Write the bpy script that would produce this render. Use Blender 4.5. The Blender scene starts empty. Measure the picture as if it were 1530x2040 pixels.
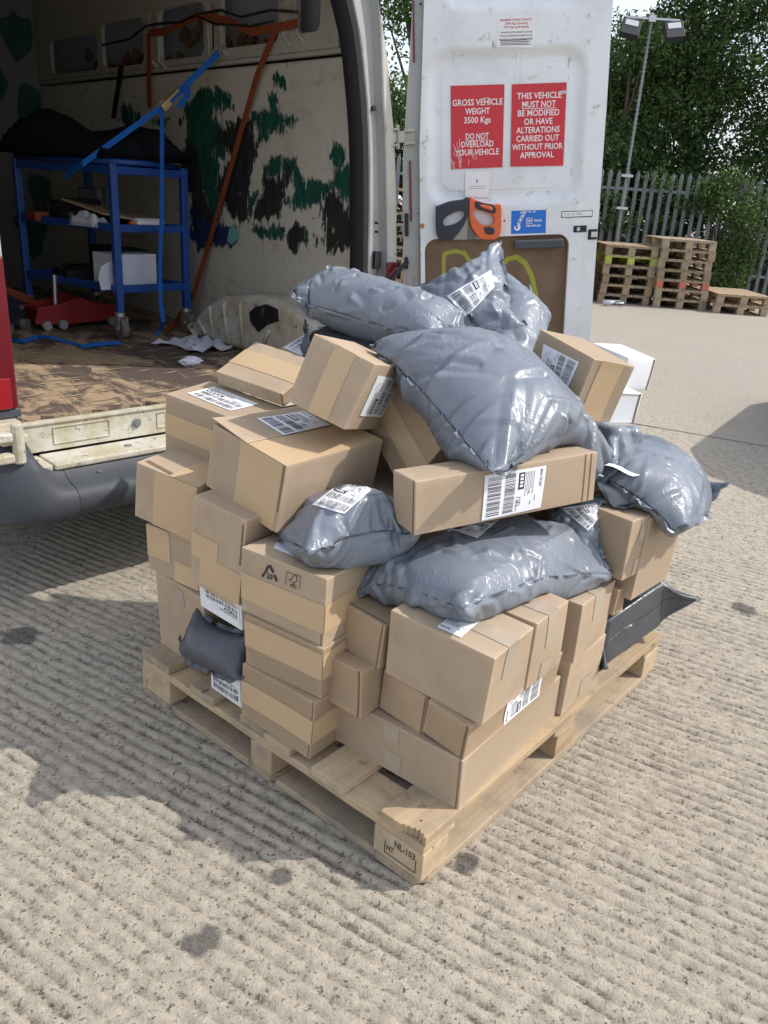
import bpy, bmesh, math, random
import numpy as np
from mathutils import Vector, Matrix
from mathutils.bvhtree import BVHTree

SC = bpy.context.scene
COL = SC.collection
# ------------------------------------------------------------------ camera
CAM_H, PITCH, ROLL, FPX = 1.353, math.radians(21.48), math.radians(3.87), 1600.0
FW = np.array([0, math.cos(PITCH), -math.sin(PITCH)])
_rt = np.array([1.0, 0, 0]); _up = np.array([0, math.sin(PITCH), math.cos(PITCH)])
RT = math.cos(ROLL) * _rt + math.sin(ROLL) * _up
UP = -math.sin(ROLL) * _rt + math.cos(ROLL) * _up
EYE = np.array([0, 0, CAM_H])
cam = bpy.data.cameras.new("camera")
cam.sensor_fit = 'VERTICAL'; cam.sensor_height = 36; cam.sensor_width = 27
cam.lens = 36 * FPX / 2040
cam.clip_end = 2000; cam.clip_start = 0.02
cam_ob = bpy.data.objects.new("camera", cam); COL.objects.link(cam_ob)
cam_ob.matrix_world = Matrix(((RT[0], UP[0], -FW[0], EYE[0]), (RT[1], UP[1], -FW[1], EYE[1]),
                              (RT[2], UP[2], -FW[2], EYE[2]), (0, 0, 0, 1)))
SC.camera = cam_ob
# ------------------------------------------------------------------ world, sun, exposure
SUN_AZ, SUN_EL = math.radians(4.0), math.radians(47.0)     # azimuth counter-clockwise from +X
world = bpy.data.worlds.new("World"); SC.world = world; world.use_nodes = True
wn = world.node_tree.nodes; wl = world.node_tree.links
sky = wn.new('ShaderNodeTexSky'); sky.sky_type = 'NISHITA'; sky.sun_disc = False
sky.sun_elevation = SUN_EL; sky.sun_rotation = math.pi / 2 - SUN_AZ
sky.air_density = 1.0; sky.dust_density = 2.0; sky.ozone_density = 1.0
# hazy summer sky: the clear sky seen through thin bright cloud, thicker towards the horizon
_tc = wn.new('ShaderNodeTexCoord'); _sx = wn.new('ShaderNodeSeparateXYZ'); wl.new(_tc.outputs['Generated'], _sx.inputs[0])
_hz = wn.new('ShaderNodeMapRange'); _hz.inputs[1].default_value = 0; _hz.inputs[2].default_value = .75; _hz.inputs[3].default_value = .80; _hz.inputs[4].default_value = .42
wl.new(_sx.outputs[2], _hz.inputs[0])
_mp = wn.new('ShaderNodeMapping'); _mp.inputs['Scale'].default_value = (1, 1, 2.6); wl.new(_tc.outputs['Generated'], _mp.inputs[0])
_nz = wn.new('ShaderNodeTexNoise'); _nz.inputs['Scale'].default_value = 2.2; _nz.inputs['Detail'].default_value = 7; wl.new(_mp.outputs[0], _nz.inputs['Vector'])
_ad = wn.new('ShaderNodeMath'); _ad.operation = 'MULTIPLY_ADD'; wl.new(_nz.outputs['Fac'], _ad.inputs[0]); _ad.inputs[1].default_value = .9; _ad.inputs[2].default_value = -.45
_sm = wn.new('ShaderNodeMath'); _sm.operation = 'ADD'; _sm.use_clamp = True; wl.new(_ad.outputs[0], _sm.inputs[0]); wl.new(_hz.outputs[0], _sm.inputs[1])
_mx = wn.new('ShaderNodeMix'); _mx.data_type = 'RGBA'; wl.new(_sm.outputs[0], _mx.inputs[0]); wl.new(sky.outputs[0], _mx.inputs[6]); _mx.inputs[7].default_value = (4.1, 4.25, 4.5, 1)
wl.new(_mx.outputs[2], wn['Background'].inputs[0]); wn['Background'].inputs[1].default_value = 0.15
sun = bpy.data.lights.new("sun", 'SUN'); sun.energy = 2.1; sun.angle = math.radians(0.55); sun.color = (1, 0.95, 0.88)
sun_ob = bpy.data.objects.new("sun", sun); COL.objects.link(sun_ob)
SUN_DIR = Vector((math.cos(SUN_EL) * math.cos(SUN_AZ), math.cos(SUN_EL) * math.sin(SUN_AZ), math.sin(SUN_EL)))
sun_ob.rotation_euler = SUN_DIR.to_track_quat('Z', 'Y').to_euler()
sun_ob.location = (6, 0, 12)
SC.view_settings.view_transform = 'Standard'; SC.view_settings.look = 'None'
SC.view_settings.exposure = 0.80; SC.view_settings.gamma = 1
SC.cycles.max_bounces = 6; SC.cycles.diffuse_bounces = 4; SC.cycles.caustics_reflective = False
SC.cycles.caustics_refractive = False; SC.cycles.use_denoising = True

# ------------------------------------------------------------------ helpers
def ray(px, py):
    return (px - 765) / FPX * RT - (py - 1020) / FPX * UP + FW
def atd(px, py, depth): return EYE + ray(px, py) * depth
def onz(px, py, z):
    d = ray(px, py); return EYE + d * ((z - EYE[2]) / d[2])
def onpl(px, py, P, n):
    d = ray(px, py); n = np.asarray(n); return EYE + d * (((np.asarray(P) - EYE) @ n) / (d @ n))

def link(o, parent=None):
    COL.objects.link(o)
    if parent is not None: o.parent = parent
    return o
def tag(o, label=None, cat=None, group=None, kind=None):
    if label: o['label'] = label
    if cat: o['category'] = cat
    if group: o['group'] = group
    if kind: o['kind'] = kind
    return o
def empty(name, loc=(0, 0, 0), rz=0, parent=None):
    o = bpy.data.objects.new(name, None); o.empty_display_size = .05
    o.location = loc; o.rotation_euler = (0, 0, rz)
    return link(o, parent)

class MB:
    """collects vertices, faces and material slots for ONE mesh object"""
    def __init__(s): s.v = []; s.f = []; s.m = []
    def add(s, vs, fs, m=0):
        b = len(s.v); s.v += [tuple(float(c) for c in p) for p in vs]
        s.f += [tuple(b + i for i in f) for f in fs]; s.m += [m] * len(fs); return s
    def box(s, x0, x1, y0, y1, z0, z1, m=0, M=None):
        vs = [(x, y, z) for z in (z0, z1) for y in (y0, y1) for x in (x0, x1)]
        if M is not None: vs = [tuple(M @ Vector(p)) for p in vs]
        return s.add(vs, [(0, 2, 3, 1), (4, 5, 7, 6), (0, 1, 5, 4), (2, 6, 7, 3), (0, 4, 6, 2), (1, 3, 7, 5)], m)
    def quad(s, a, b, c, d, m=0): return s.add([a, b, c, d], [(0, 1, 2, 3)], m)
    def tube(s, pts, r, m=0, n=8, cap=True):
        pts = [Vector(p) for p in pts]; vs = []; k = len(pts)
        rr = r if hasattr(r, '__len__') else [r] * k
        for i, p in enumerate(pts):
            t = (pts[min(i + 1, k - 1)] - pts[max(i - 1, 0)]).normalized()
            a = t.cross(Vector((0, 0, 1)))
            if a.length < .1: a = t.cross(Vector((1, 0, 0)))
            a.normalize(); b = t.cross(a)
            for j in range(n):
                w = 2 * math.pi * j / n
                vs.append(p + (a * math.cos(w) + b * math.sin(w)) * rr[i])
        fs = [(i * n + j, i * n + (j + 1) % n, (i + 1) * n + (j + 1) % n, (i + 1) * n + j) for i in range(k - 1) for j in range(n)]
        if cap: fs += [tuple(range(n))[::-1], tuple((k - 1) * n + j for j in range(n))]
        return s.add(vs, fs, m)
    def strip(s, pts, wdir, width, m=0, thick=.0015):
        """a ribbon (webbing) along pts, width along wdir"""
        w = Vector(wdir).normalized() * (width / 2)
        pts = [Vector(p) for p in pts]; k = len(pts); vs = []
        for i, p in enumerate(pts):
            t = (pts[min(i + 1, k - 1)] - pts[max(i - 1, 0)]).normalized()
            n = t.cross(w).normalized() * thick
            vs += [p - w - n, p + w - n, p + w + n, p - w + n]
        fs = [(4 * i + j, 4 * i + (j + 1) % 4, 4 * i + 4 + (j + 1) % 4, 4 * i + 4 + j) for i in range(k - 1) for j in range(4)]
        fs += [(3, 2, 1, 0), tuple(4 * (k - 1) + j for j in range(4))]
        return s.add(vs, fs, m)
    def prism(s, poly, z0, z1, m=0, M=None):
        n = len(poly)
        vs = [(p[0], p[1], z0) for p in poly] + [(p[0], p[1], z1) for p in poly]
        if M is not None: vs = [tuple(M @ Vector(p)) for p in vs]
        return s.add(vs, [tuple(range(n))[::-1], tuple(range(n, 2 * n))] + [(i, (i + 1) % n, n + (i + 1) % n, n + i) for i in range(n)], m)
    def cyl(s, c, r, h, axis='z', m=0, n=20, r2=None):
        r2 = r if r2 is None else r2
        vs = []
        for k, (rr, z) in enumerate(((r, 0), (r2, h))):
            for j in range(n):
                a = 2 * math.pi * j / n; p = (rr * math.cos(a), rr * math.sin(a), z)
                if axis == 'x': p = (p[2], p[0], p[1])
                elif axis == 'y': p = (p[0], p[2], p[1])
                vs.append((c[0] + p[0], c[1] + p[1], c[2] + p[2]))
        return s.add(vs, [tuple(range(n))[::-1], tuple(range(n, 2 * n))] + [(j, (j + 1) % n, n + (j + 1) % n, n + j) for j in range(n)], m)
    def mesh(s, me, m=0, M=None):
        vs = [v.co.copy() for v in me.vertices]
        if M is not None: vs = [M @ v for v in vs]
        return s.add(vs, [tuple(p.vertices) for p in me.polygons], m)
    def build(s, name, mats, parent=None, bevel=0, smooth=False, fixn=True, segs=2):
        me = bpy.data.meshes.new(name); me.from_pydata(s.v, [], s.f)
        for m in (mats if isinstance(mats, (list, tuple)) else [mats]): me.materials.append(m)
        me.polygons.foreach_set('material_index', s.m)
        if fixn:
            bm = bmesh.new(); bm.from_mesh(me); bmesh.ops.recalc_face_normals(bm, faces=bm.faces[:]); bm.to_mesh(me); bm.free()
        if smooth: me.polygons.foreach_set('use_smooth', [True] * len(me.polygons))
        me.update()
        o = bpy.data.objects.new(name, me)
        if bevel:
            b = o.modifiers.new('bevel', 'BEVEL'); b.width = bevel; b.segments = segs; b.limit_method = 'ANGLE'; b.angle_limit = math.radians(40)
            b.harden_normals = False
        return link(o, parent)

def curve_mesh(cu):
    o = bpy.data.objects.new('tmp', cu); COL.objects.link(o)
    bpy.context.view_layer.update()
    dg = bpy.context.evaluated_depsgraph_get()
    me = bpy.data.meshes.new_from_object(o.evaluated_get(dg))
    bpy.data.objects.remove(o); bpy.data.curves.remove(cu)
    return me
def plate_mesh(outer, holes, z0, z1, bevel=0):
    """flat plate with holes between z0 and z1 (2D curve, extruded)"""
    cu = bpy.data.curves.new('plate', 'CURVE'); cu.dimensions = '2D'; cu.fill_mode = 'BOTH'
    for poly in [outer] + holes:
        sp = cu.splines.new('POLY'); sp.points.add(len(poly) - 1); sp.use_cyclic_u = True
        for q, p in zip(sp.points, poly): q.co = (p[0], p[1], 0, 1)
    cu.extrude = max((z1 - z0) / 2 - bevel, 0); cu.bevel_depth = bevel; cu.bevel_resolution = 3; cu.offset = -bevel
    me = curve_mesh(cu)
    for v in me.vertices: v.co.z += (z0 + z1) / 2
    return me
def text_mesh(t, size, bold=.0, align='CENTER', spacing=1.0, res=2):
    cu = bpy.data.curves.new('txt', 'FONT'); cu.body = t; cu.size = size; cu.align_x = align; cu.align_y = 'BOTTOM_BASELINE'
    cu.offset = bold * size; cu.space_line = spacing; cu.resolution_u = res; cu.fill_mode = 'BOTH'
    return curve_mesh(cu)
def rrect(x0, x1, y0, y1, r, n=6):
    p = []
    for cx, cy, a0 in ((x1 - r, y1 - r, 0), (x0 + r, y1 - r, 90), (x0 + r, y0 + r, 180), (x1 - r, y0 + r, 270)):
        for k in range(n + 1):
            a = math.radians(a0 + 90 * k / n); p.append((cx + r * math.cos(a), cy + r * math.sin(a)))
    return p

def vnoise(x, y, seed=0):
    """value noise on numpy arrays"""
    xi = np.floor(x).astype(np.int64); yi = np.floor(y).astype(np.int64); fx = x - xi; fy = y - yi
    fx = fx * fx * (3 - 2 * fx); fy = fy * fy * (3 - 2 * fy)
    def h(a, b):
        n = (a * 374761393 + b * 668265263 + seed * 1274126177) & 0xffffffff
        n = ((n ^ (n >> 13)) * 1274126177) & 0xffffffff
        return ((n ^ (n >> 16)) & 0xffff) / 65535.0
    return (h(xi, yi) * (1 - fx) + h(xi + 1, yi) * fx) * (1 - fy) + (h(xi, yi + 1) * (1 - fx) + h(xi + 1, yi + 1) * fx) * fy

# ------------------------------------------------------------------ materials
class NT:
    """small wrapper to write node materials"""
    def __init__(s, name, rough=.6, spec=.5, metal=0):
        s.mat = bpy.data.materials.new(name); s.mat.use_nodes = True
        s.t = s.mat.node_tree; s.n = s.t.nodes; s.b = s.n['Principled BSDF']
        s.b.inputs['Roughness'].default_value = rough; s.b.inputs['Metallic'].default_value = metal
        s.b.inputs['Specular IOR Level'].default_value = spec
        s.tc = s.n.new('ShaderNodeTexCoord')
    def L(s, a, b): s.t.links.new(a, b)
    def val(s, sock, v):
        if hasattr(v, 'is_output'): s.L(v, sock)
        else: sock.default_value = v
    def mapping(s, scale=(1, 1, 1), rot=(0, 0, 0), src='Object', loc=(0, 0, 0)):
        m = s.n.new('ShaderNodeMapping'); m.inputs['Scale'].default_value = scale; m.inputs['Rotation'].default_value = rot
        m.inputs['Location'].default_value = loc
        s.L(s.tc.outputs[src] if isinstance(src, str) else src, m.inputs[0]); return m.outputs[0]
    def noise(s, scale, detail=4, vec=None, rough=.55, dist=0):
        n = s.n.new('ShaderNodeTexNoise'); n.inputs['Scale'].default_value = scale; n.inputs['Detail'].default_value = detail
        n.inputs['Roughness'].default_value = rough; n.inputs['Distortion'].default_value = dist
        s.L(vec if vec is not None else s.tc.outputs['Object'], n.inputs['Vector']); return n.outputs['Fac']
    def voro(s, scale, vec=None, feat='F1', out='Distance', rand=1):
        n = s.n.new('ShaderNodeTexVoronoi'); n.feature = feat; n.inputs['Scale'].default_value = scale
        n.inputs['Randomness'].default_value = rand
        s.L(vec if vec is not None else s.tc.outputs['Object'], n.inputs['Vector']); return n.outputs[out]
    def wave(s, scale, vec=None, dist=0, axis='X', detail=2, dscale=1, profile='SIN'):
        n = s.n.new('ShaderNodeTexWave'); n.bands_direction = axis; n.wave_profile = profile; n.inputs['Scale'].default_value = scale
        n.inputs['Distortion'].default_value = dist; n.inputs['Detail'].default_value = detail; n.inputs['Detail Scale'].default_value = dscale
        s.L(vec if vec is not None else s.tc.outputs['Object'], n.inputs['Vector']); return n.outputs['Fac']
    def ramp(s, x, stops):
        r = s.n.new('ShaderNodeValToRGB'); e = r.color_ramp.elements
        while len(e) < len(stops): e.new(.5)
        for k, (p, c) in zip(e, stops):
            k.position = p; k.color = (c, c, c, 1) if not hasattr(c, '__len__') else (*c, 1)
        s.L(x, r.inputs[0]); return r.outputs[0]
    def mix(s, f, a, b, mode='MIX'):
        m = s.n.new('ShaderNodeMix'); m.data_type = 'RGBA'; m.blend_type = mode
        s.val(m.inputs[0], f)
        for i, c in ((6, a), (7, b)):
            if hasattr(c, 'is_output'): s.L(c, m.inputs[i])
            else: m.inputs[i].default_value = (*c, 1)
        return m.outputs[2]
    def math(s, op, a, b=0.0):
        m = s.n.new('ShaderNodeMath'); m.operation = op; s.val(m.inputs[0], a); s.val(m.inputs[1], b); return m.outputs[0]
    def col(s, c):
        if hasattr(c, 'is_output'): s.L(c, s.b.inputs['Base Color'])
        else: s.b.inputs['Base Color'].default_value = (*c, 1)
        return s
    def rough(s, x): s.val(s.b.inputs['Roughness'], x); return s
    def bump(s, h, strength=.3, dist=.01):
        b = s.n.new('ShaderNodeBump'); b.inputs['Strength'].default_value = strength; b.inputs['Distance'].default_value = dist
        s.L(h, b.inputs['Height']); s.L(b.outputs[0], s.b.inputs['Normal']); return s
    def rand(s):
        n = s.n.new('ShaderNodeObjectInfo'); return n.outputs['Random']
    def geo(s, out='Position'):
        n = s.n.new('ShaderNodeNewGeometry'); return n.outputs[out]

def plain(name, c, rough=.6, spec=.5, metal=0, var=.12, scale=8, bump=0):
    t = NT(name, rough, spec, metal)
    n = t.noise(scale, 5)
    t.col(t.mix(n, tuple(x * (1 - var) for x in c), tuple(min(1, x * (1 + var)) for x in c)))
    if bump: t.bump(t.noise(scale * 6, 4), bump, .005)
    return t.mat

def m_concrete():
    t = NT('concrete', .92, .25)
    P = t.geo()
    base = t.mix(t.noise(1.1, 5, P), (.485, .425, .335), (.56, .50, .405))
    base = t.mix(t.ramp(t.noise(28, 6, P, .65), [(.42, 0), (.68, 1)]), base, (.35, .31, .25))
    Pd = t.n.new('ShaderNodeVectorMath'); Pd.operation = 'ADD'; t.L(P, Pd.inputs[0])
    nn = t.n.new('ShaderNodeTexNoise'); nn.inputs['Scale'].default_value = 60; t.L(P, nn.inputs['Vector'])
    sc_ = t.n.new('ShaderNodeVectorMath'); sc_.operation = 'SCALE'; sc_.inputs['Scale'].default_value = .022; t.L(nn.outputs['Color'], sc_.inputs[0]); t.L(sc_.outputs[0], Pd.inputs[1])
    ag = t.voro(85, Pd.outputs[0], out='Distance'); agc = t.voro(85, Pd.outputs[0], out='Color')
    sep = t.n.new('ShaderNodeSeparateColor'); t.L(agc, sep.inputs[0])
    stone = t.math('MULTIPLY', t.ramp(ag, [(.20, 1), (.34, 0)]), t.ramp(sep.outputs[0], [(.72, 0), (.80, 1)]))
    base = t.mix(stone, base, t.mix(t.ramp(sep.outputs[1], [(.35, 0), (.6, 1)]), (.13, .10, .075), (.56, .47, .37)))
    pits = t.ramp(t.noise(80, 4, P, .68), [(.30, 1), (.40, 0)])
    base = t.mix(t.math('MULTIPLY', pits, .55), base, (.17, .145, .115))
    # dirt held in the troughs of the tamped ridges: follows the modelled height
    hgt = t.n.new('ShaderNodeAttribute'); hgt.attribute_name = 'ridge'
    base = t.mix(t.math('MULTIPLY', t.ramp(hgt.outputs['Fac'], [(.0, 1), (.85, 0)]), .72), base, (.20, .178, .148))
    stain = t.ramp(t.noise(.55, 4, P, .6), [(.60, 0), (.72, 1)])
    base = t.mix(t.math('MULTIPLY', stain, .25), base, (.24, .21, .175))
    for (x, y, r) in STAINS:
        v = t.n.new('ShaderNodeVectorMath'); v.operation = 'DISTANCE'; t.L(P, v.inputs[0]); v.inputs[1].default_value = (x, y, 0)
        d = t.math('ADD', v.outputs['Value'], t.math('MULTIPLY', t.math('SUBTRACT', t.noise(22, 4, P), .5), r * 1.6))
        base = t.mix(t.math('MULTIPLY', t.ramp(t.math('DIVIDE', d, r * 2), [(.38, 1), (.55, 0)]), .8), base, (.09, .085, .08))
    grit = t.math('ADD', t.noise(42, 6, P, .72), t.math('MULTIPLY', t.math('SUBTRACT', 1.0, hgt.outputs['Fac']), .22))
    base = t.mix(t.math('MULTIPLY', t.ramp(grit, [(.60, 0), (.74, 1)]), .78), base, (.145, .125, .10))
    fine = t.noise(170, 4, P, .7)
    base = t.mix(t.math('MULTIPLY', t.ramp(fine, [(.56, 0), (.70, 1)]), .35), base, (.66, .575, .46))
    # beyond the joint the colour fades to a darker grey
    dt = t.n.new('ShaderNodeVectorMath'); dt.operation = 'DOT_PRODUCT'; t.L(P, dt.inputs[0]); dt.inputs[1].default_value = (.43, .903, 0)
    far = t.ramp(t.math('DIVIDE', t.math('SUBTRACT', dt.outputs['Value'], 4.4), 3.0), [(.20, 0), (.9, 1)])
    base = t.mix(t.math('MULTIPLY', far, .62), base, t.mix(t.noise(2.2, 5, P), (.30, .275, .235), (.36, .33, .285)))
    t.col(base)
    h = t.math('ADD', t.math('MULTIPLY', t.noise(95, 6, P, .75), 1.0), t.math('MULTIPLY', pits, -.9))
    h = t.math('ADD', h, t.math('MULTIPLY', t.noise(200, 3, P), .4))
    t.bump(h, 1.0, .0075)
    return t.mat
def m_card(name, c=(.50, .365, .235), dark=.0):
    t = NT(name, .82, .2)
    r = t.rand()
    k = t.mix(r, tuple(x * .84 for x in c), tuple(x * 1.10 for x in c))
    k = t.mix(t.ramp(t.noise(14, 5), [(.35, 0), (.75, 1)]), k, tuple(x * .90 for x in c))
    fl = t.noise(1, 2, t.mapping((40, 40, 900)), .5)
    k = t.mix(t.math('MULTIPLY', fl, .14), k, tuple(x * .62 for x in c))
    sp = t.ramp(t.noise(260, 2), [(.70, 0), (.76, 1)])
    k = t.mix(t.math('MULTIPLY', sp, .22), k, tuple(x * .5 for x in c))
    sc = t.ramp(t.noise(5, 6, t.mapping((1, 1, 3)), .7), [(.70, 0), (.74, 1)])
    k = t.mix(t.math('MULTIPLY', sc, .12), k, (.62, .5, .37))
    pt = t.ramp(t.geo('Pointiness'), [(.515, 0), (.56, 1)])
    k = t.mix(t.math('MULTIPLY', pt, .45), k, tuple(min(1, x * 1.35) for x in c))
    dn = t.ramp(t.noise(3.2, 5, None, .6), [(.60, 0), (.80, 1)]); k = t.mix(t.math('MULTIPLY', dn, .35), k, tuple(x * .72 for x in c))
    t.col(k)
    flute = t.wave(95, None, .6, 'Z', 1)
    t.bump(t.math('ADD', t.math('MULTIPLY', flute, .25), t.math('ADD', t.noise(9, 5), t.math('MULTIPLY', t.noise(2.5, 2), 2.2))), .16, .007)
    return t.mat
def m_papertape():
    t = NT('paper_tape', .5, .4)
    k = t.mix(t.noise(10, 4), (.50, .36, .215), (.57, .415, .25))
    k = t.mix(t.math('MULTIPLY', t.noise(1, 2, t.mapping((15, 15, 500))), .2), k, (.42, .30, .18))
    t.col(k); t.bump(t.noise(22, 4), .12, .004); return t.mat
def m_cleartape():
    t = NT('clear_tape', .22, .6)
    w = t.ramp(t.wave(62, None, .3, 'DIAGONAL', 1), [(.45, 0), (.62, 1)])
    t.col(t.mix(w, (.46, .36, .25), (.36, .32, .275))); t.bump(t.noise(30, 3), .15, .003)
    return t.mat
def m_bag(name, c=(.165, .188, .224)):
    t = NT(name, .34, .55)
    r = t.rand()
    k = t.mix(r, tuple(x * .9 for x in c), tuple(x * 1.1 for x in c))
    k = t.mix(t.ramp(t.noise(6, 4), [(.3, 0), (.8, 1)]), k, tuple(x * 1.18 for x in c))
    t.col(k); t.rough(t.ramp(t.noise(5, 3), [(.3, .27), (.75, .42)]))
    msk = t.ramp(t.noise(4.5, 2), [(.40, .1), (.66, 1)])
    n2 = t.noise(30, 2, t.mapping((1, 3.2, 1), (.1, .5, .8)), .5, .5); n3 = t.noise(26, 2, t.mapping((3.2, 1, 1), (.7, .1, .3)), .5, .5); n4 = t.noise(4, 1)
    pk = lambda x: t.ramp(x, [(.56, 0), (.66, 1), (.72, .1)])
    h = t.math('ADD', t.math('MULTIPLY', n4, .5), t.math('MULTIPLY', msk, t.math('ADD', t.math('MULTIPLY', pk(n2), .26), t.math('MULTIPLY', pk(n3), .26))))
    t.bump(h, .30, .02)
    return t.mat
def m_wood(name, a=(.46, .345, .22), b=(.33, .235, .14), weather=.35):
    t = NT(name, .85, .2)
    r = t.rand()
    off = t.n.new('ShaderNodeVectorMath'); off.operation = 'ADD'; t.L(t.tc.outputs['Object'], off.inputs[0])
    cmb = t.n.new('ShaderNodeCombineXYZ'); t.L(t.math('MULTIPLY', r, 17), cmb.inputs[0]); t.L(t.math('MULTIPLY', r, 9), cmb.inputs[1]); t.L(cmb.outputs[0], off.inputs[1])
    v = t.mapping((2.2, 34, 34), src=off.outputs[0])
    g = t.noise(1, 6, v, .6, .6)
    k = t.mix(t.ramp(g, [(.35, 0), (.68, 1)]), a, b)
    k = t.mix(r, k, t.mix(.35, k, (.52, .42, .29)))
    w = t.ramp(t.noise(7, 6, off.outputs[0], .65), [(.48, 0), (.70, 1)])
    k = t.mix(t.math('MULTIPLY', w, weather), k, (.16, .13, .105))
    w2 = t.ramp(t.noise(21, 5, off.outputs[0], .7), [(.60, 0), (.70, 1)]); k = t.mix(t.math('MULTIPLY', w2, .55), k, (.13, .095, .07))
    w3 = t.ramp(t.noise(3.5, 4, off.outputs[0], .6), [(.50, 0), (.75, 1)]); k = t.mix(t.math('MULTIPLY', w3, .45), k, (.30, .28, .25))
    nv = t.voro(15, off.outputs[0]); nc = t.n.new('ShaderNodeSeparateColor'); t.L(t.voro(15, off.outputs[0], out='Color'), nc.inputs[0])
    k = t.mix(t.math('MULTIPLY', t.ramp(nv, [(.045, 1), (.075, 0)]), t.ramp(nc.outputs[0], [(.66, 0), (.68, 1)])), k, (.05, .04, .035))
    kn = t.ramp(t.voro(5, t.mapping((1, 2.2, 2.2), src=off.outputs[0])), [(.05, 1), (.11, 0)])
    k = t.mix(t.math('MULTIPLY', kn, .7), k, (.10, .06, .035))
    t.col(k); t.bump(t.math('ADD', g, t.math('MULTIPLY', t.noise(80, 3, off.outputs[0]), .5)), .35, .003)
    return t.mat
def m_vanwhite(name, c=(.76, .79, .82), dirt=.5, dcol=(.22, .20, .17), rough=.38):
    t = NT(name, rough, .5)
    k = t.mix(t.ramp(t.noise(3, 6, None, .65), [(.45, 0), (.8, 1)]), c, tuple(x * .84 for x in c))
    big = t.ramp(t.noise(4.5, 6, t.mapping((1, 1, .6), loc=(3, 1, 2)), .7), [(.50, 0), (.72, 1)]); k = t.mix(t.math('MULTIPLY', big, dirt * .45), k, tuple(x * .62 for x in c))
    dr = t.ramp(t.noise(20, 4, t.mapping((1, .07, 1), loc=(1, 5, 2)), .6), [(.60, 0), (.72, 1)]); k = t.mix(t.math('MULTIPLY', dr, dirt * .35), k, (.40, .36, .30))
    sm = t.ramp(t.noise(16, 7, t.mapping((1, 1, .5)), .72), [(.60, 0), (.72, 1)])
    k = t.mix(t.math('MULTIPLY', sm, dirt), k, dcol)
    sc = t.ramp(t.noise(30, 3, t.mapping((1, .15, 1.2), (.5, .9, .3)), .6), [(.70, 0), (.74, 1)])
    k = t.mix(t.math('MULTIPLY', sc, dirt * .8), k, (.10, .095, .09))
    t.col(k); t.bump(t.noise(4, 3), .05, .02)
    return t.mat
def m_dirtypaint(name, c=(.66, .64, .56), rust=.5, thr=(.5, .66)):
    t = NT(name, .5, .4)
    k = t.mix(t.noise(6, 6, None, .7), c, tuple(x * .8 for x in c))
    k = t.mix(t.math('MULTIPLY', t.ramp(t.noise(9, 7, None, .7), [(thr[0], 0), (thr[1], 1)]), .75), k, (.42, .36, .22))
    k = t.mix(t.math('MULTIPLY', t.ramp(t.noise(26, 6, None, .75), [(.58, 0), (.66, 1)]), rust), k, (.12, .075, .045))
    k = t.mix(t.ramp(t.noise(75, 3, None, .6), [(.68, 0), (.72, 1)]), k, (.09, .07, .05))
    t.col(k); t.bump(t.noise(20, 5), .2, .006); return t.mat
def m_lining():
    t = NT('worn_plywood_lining', .75, .25)
    k = t.mix(t.noise(2.5, 6, None, .65), (.66, .63, .55), (.52, .49, .41))
    st = t.ramp(t.noise(5, 7, t.mapping((1, 1, 2.2)), .75), [(.54, 0), (.70, 1)])
    k = t.mix(t.math('MULTIPLY', st, .6), k, (.33, .28, .20))
    drip = t.ramp(t.noise(9, 5, t.mapping((1, 1, .12)), .7), [(.58, 0), (.72, 1)])
    k = t.mix(t.math('MULTIPLY', drip, .4), k, (.36, .29, .19))
    sc = t.ramp(t.noise(24, 4, t.mapping((1, .3, 1.4), (.3, 0, 0)), .6), [(.66, 0), (.70, 1)])
    k = t.mix(t.math('MULTIPLY', sc, .6), k, (.12, .10, .085))
    rag = t.math('ADD', t.math('MULTIPLY', t.math('SUBTRACT', t.noise(13, 6, t.mapping((1, 1.3, .8)), .72), .5), .16), t.math('MULTIPLY', t.math('SUBTRACT', t.noise(45, 4, t.mapping((1, 1.6, .5), (.2, 0, 0)), .7), .5), .07))
    strands = t.ramp(t.noise(1, 3, t.mapping((1, 95, 9), (.35, 0, 0)), .6, .4), [(.60, 0), (.68, 1)])
    wrk = t.noise(10, 5, t.mapping((1, 1.4, .5)), .65, 1.2); hb = t.math('MULTIPLY', t.noise(12, 5), .15)
    for nm, c, w in (('film_green', (.014, .088, .064), .045), ('film_blue', (.018, .04, .12), .02), ('film_black', (.034, .036, .034), .03)):
        at = t.n.new('ShaderNodeAttribute'); at.attribute_name = nm
        v = t.math('SUBTRACT', t.math('ADD', at.outputs['Fac'], rag), t.math('MULTIPLY', strands, w))
        m = t.ramp(t.math('ADD', t.math('MULTIPLY', v, 6), .5), [(.47, 0), (.53, 1)])
        cc = t.mix(t.ramp(wrk, [(.3, 0), (.75, 1)]), tuple(x * .55 for x in c), tuple(x * 1.35 for x in c))
        cc = t.mix(t.ramp(t.noise(30, 5, t.mapping((1, 1.2, .35), (.3, 0, 0)), .7), [(.66, 0), (.70, 1)]), cc, (.36, .36, .32))
        k = t.mix(m, k, cc); hb = t.math('ADD', hb, t.math('MULTIPLY', m, t.math('ADD', .35, t.math('MULTIPLY', wrk, .9))))
        t.rough(t.math('SUBTRACT', .75, t.math('MULTIPLY', m, .38))) if nm == 'film_black' else None
    t.col(k); t.bump(hb, .8, .008); return t.mat
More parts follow.
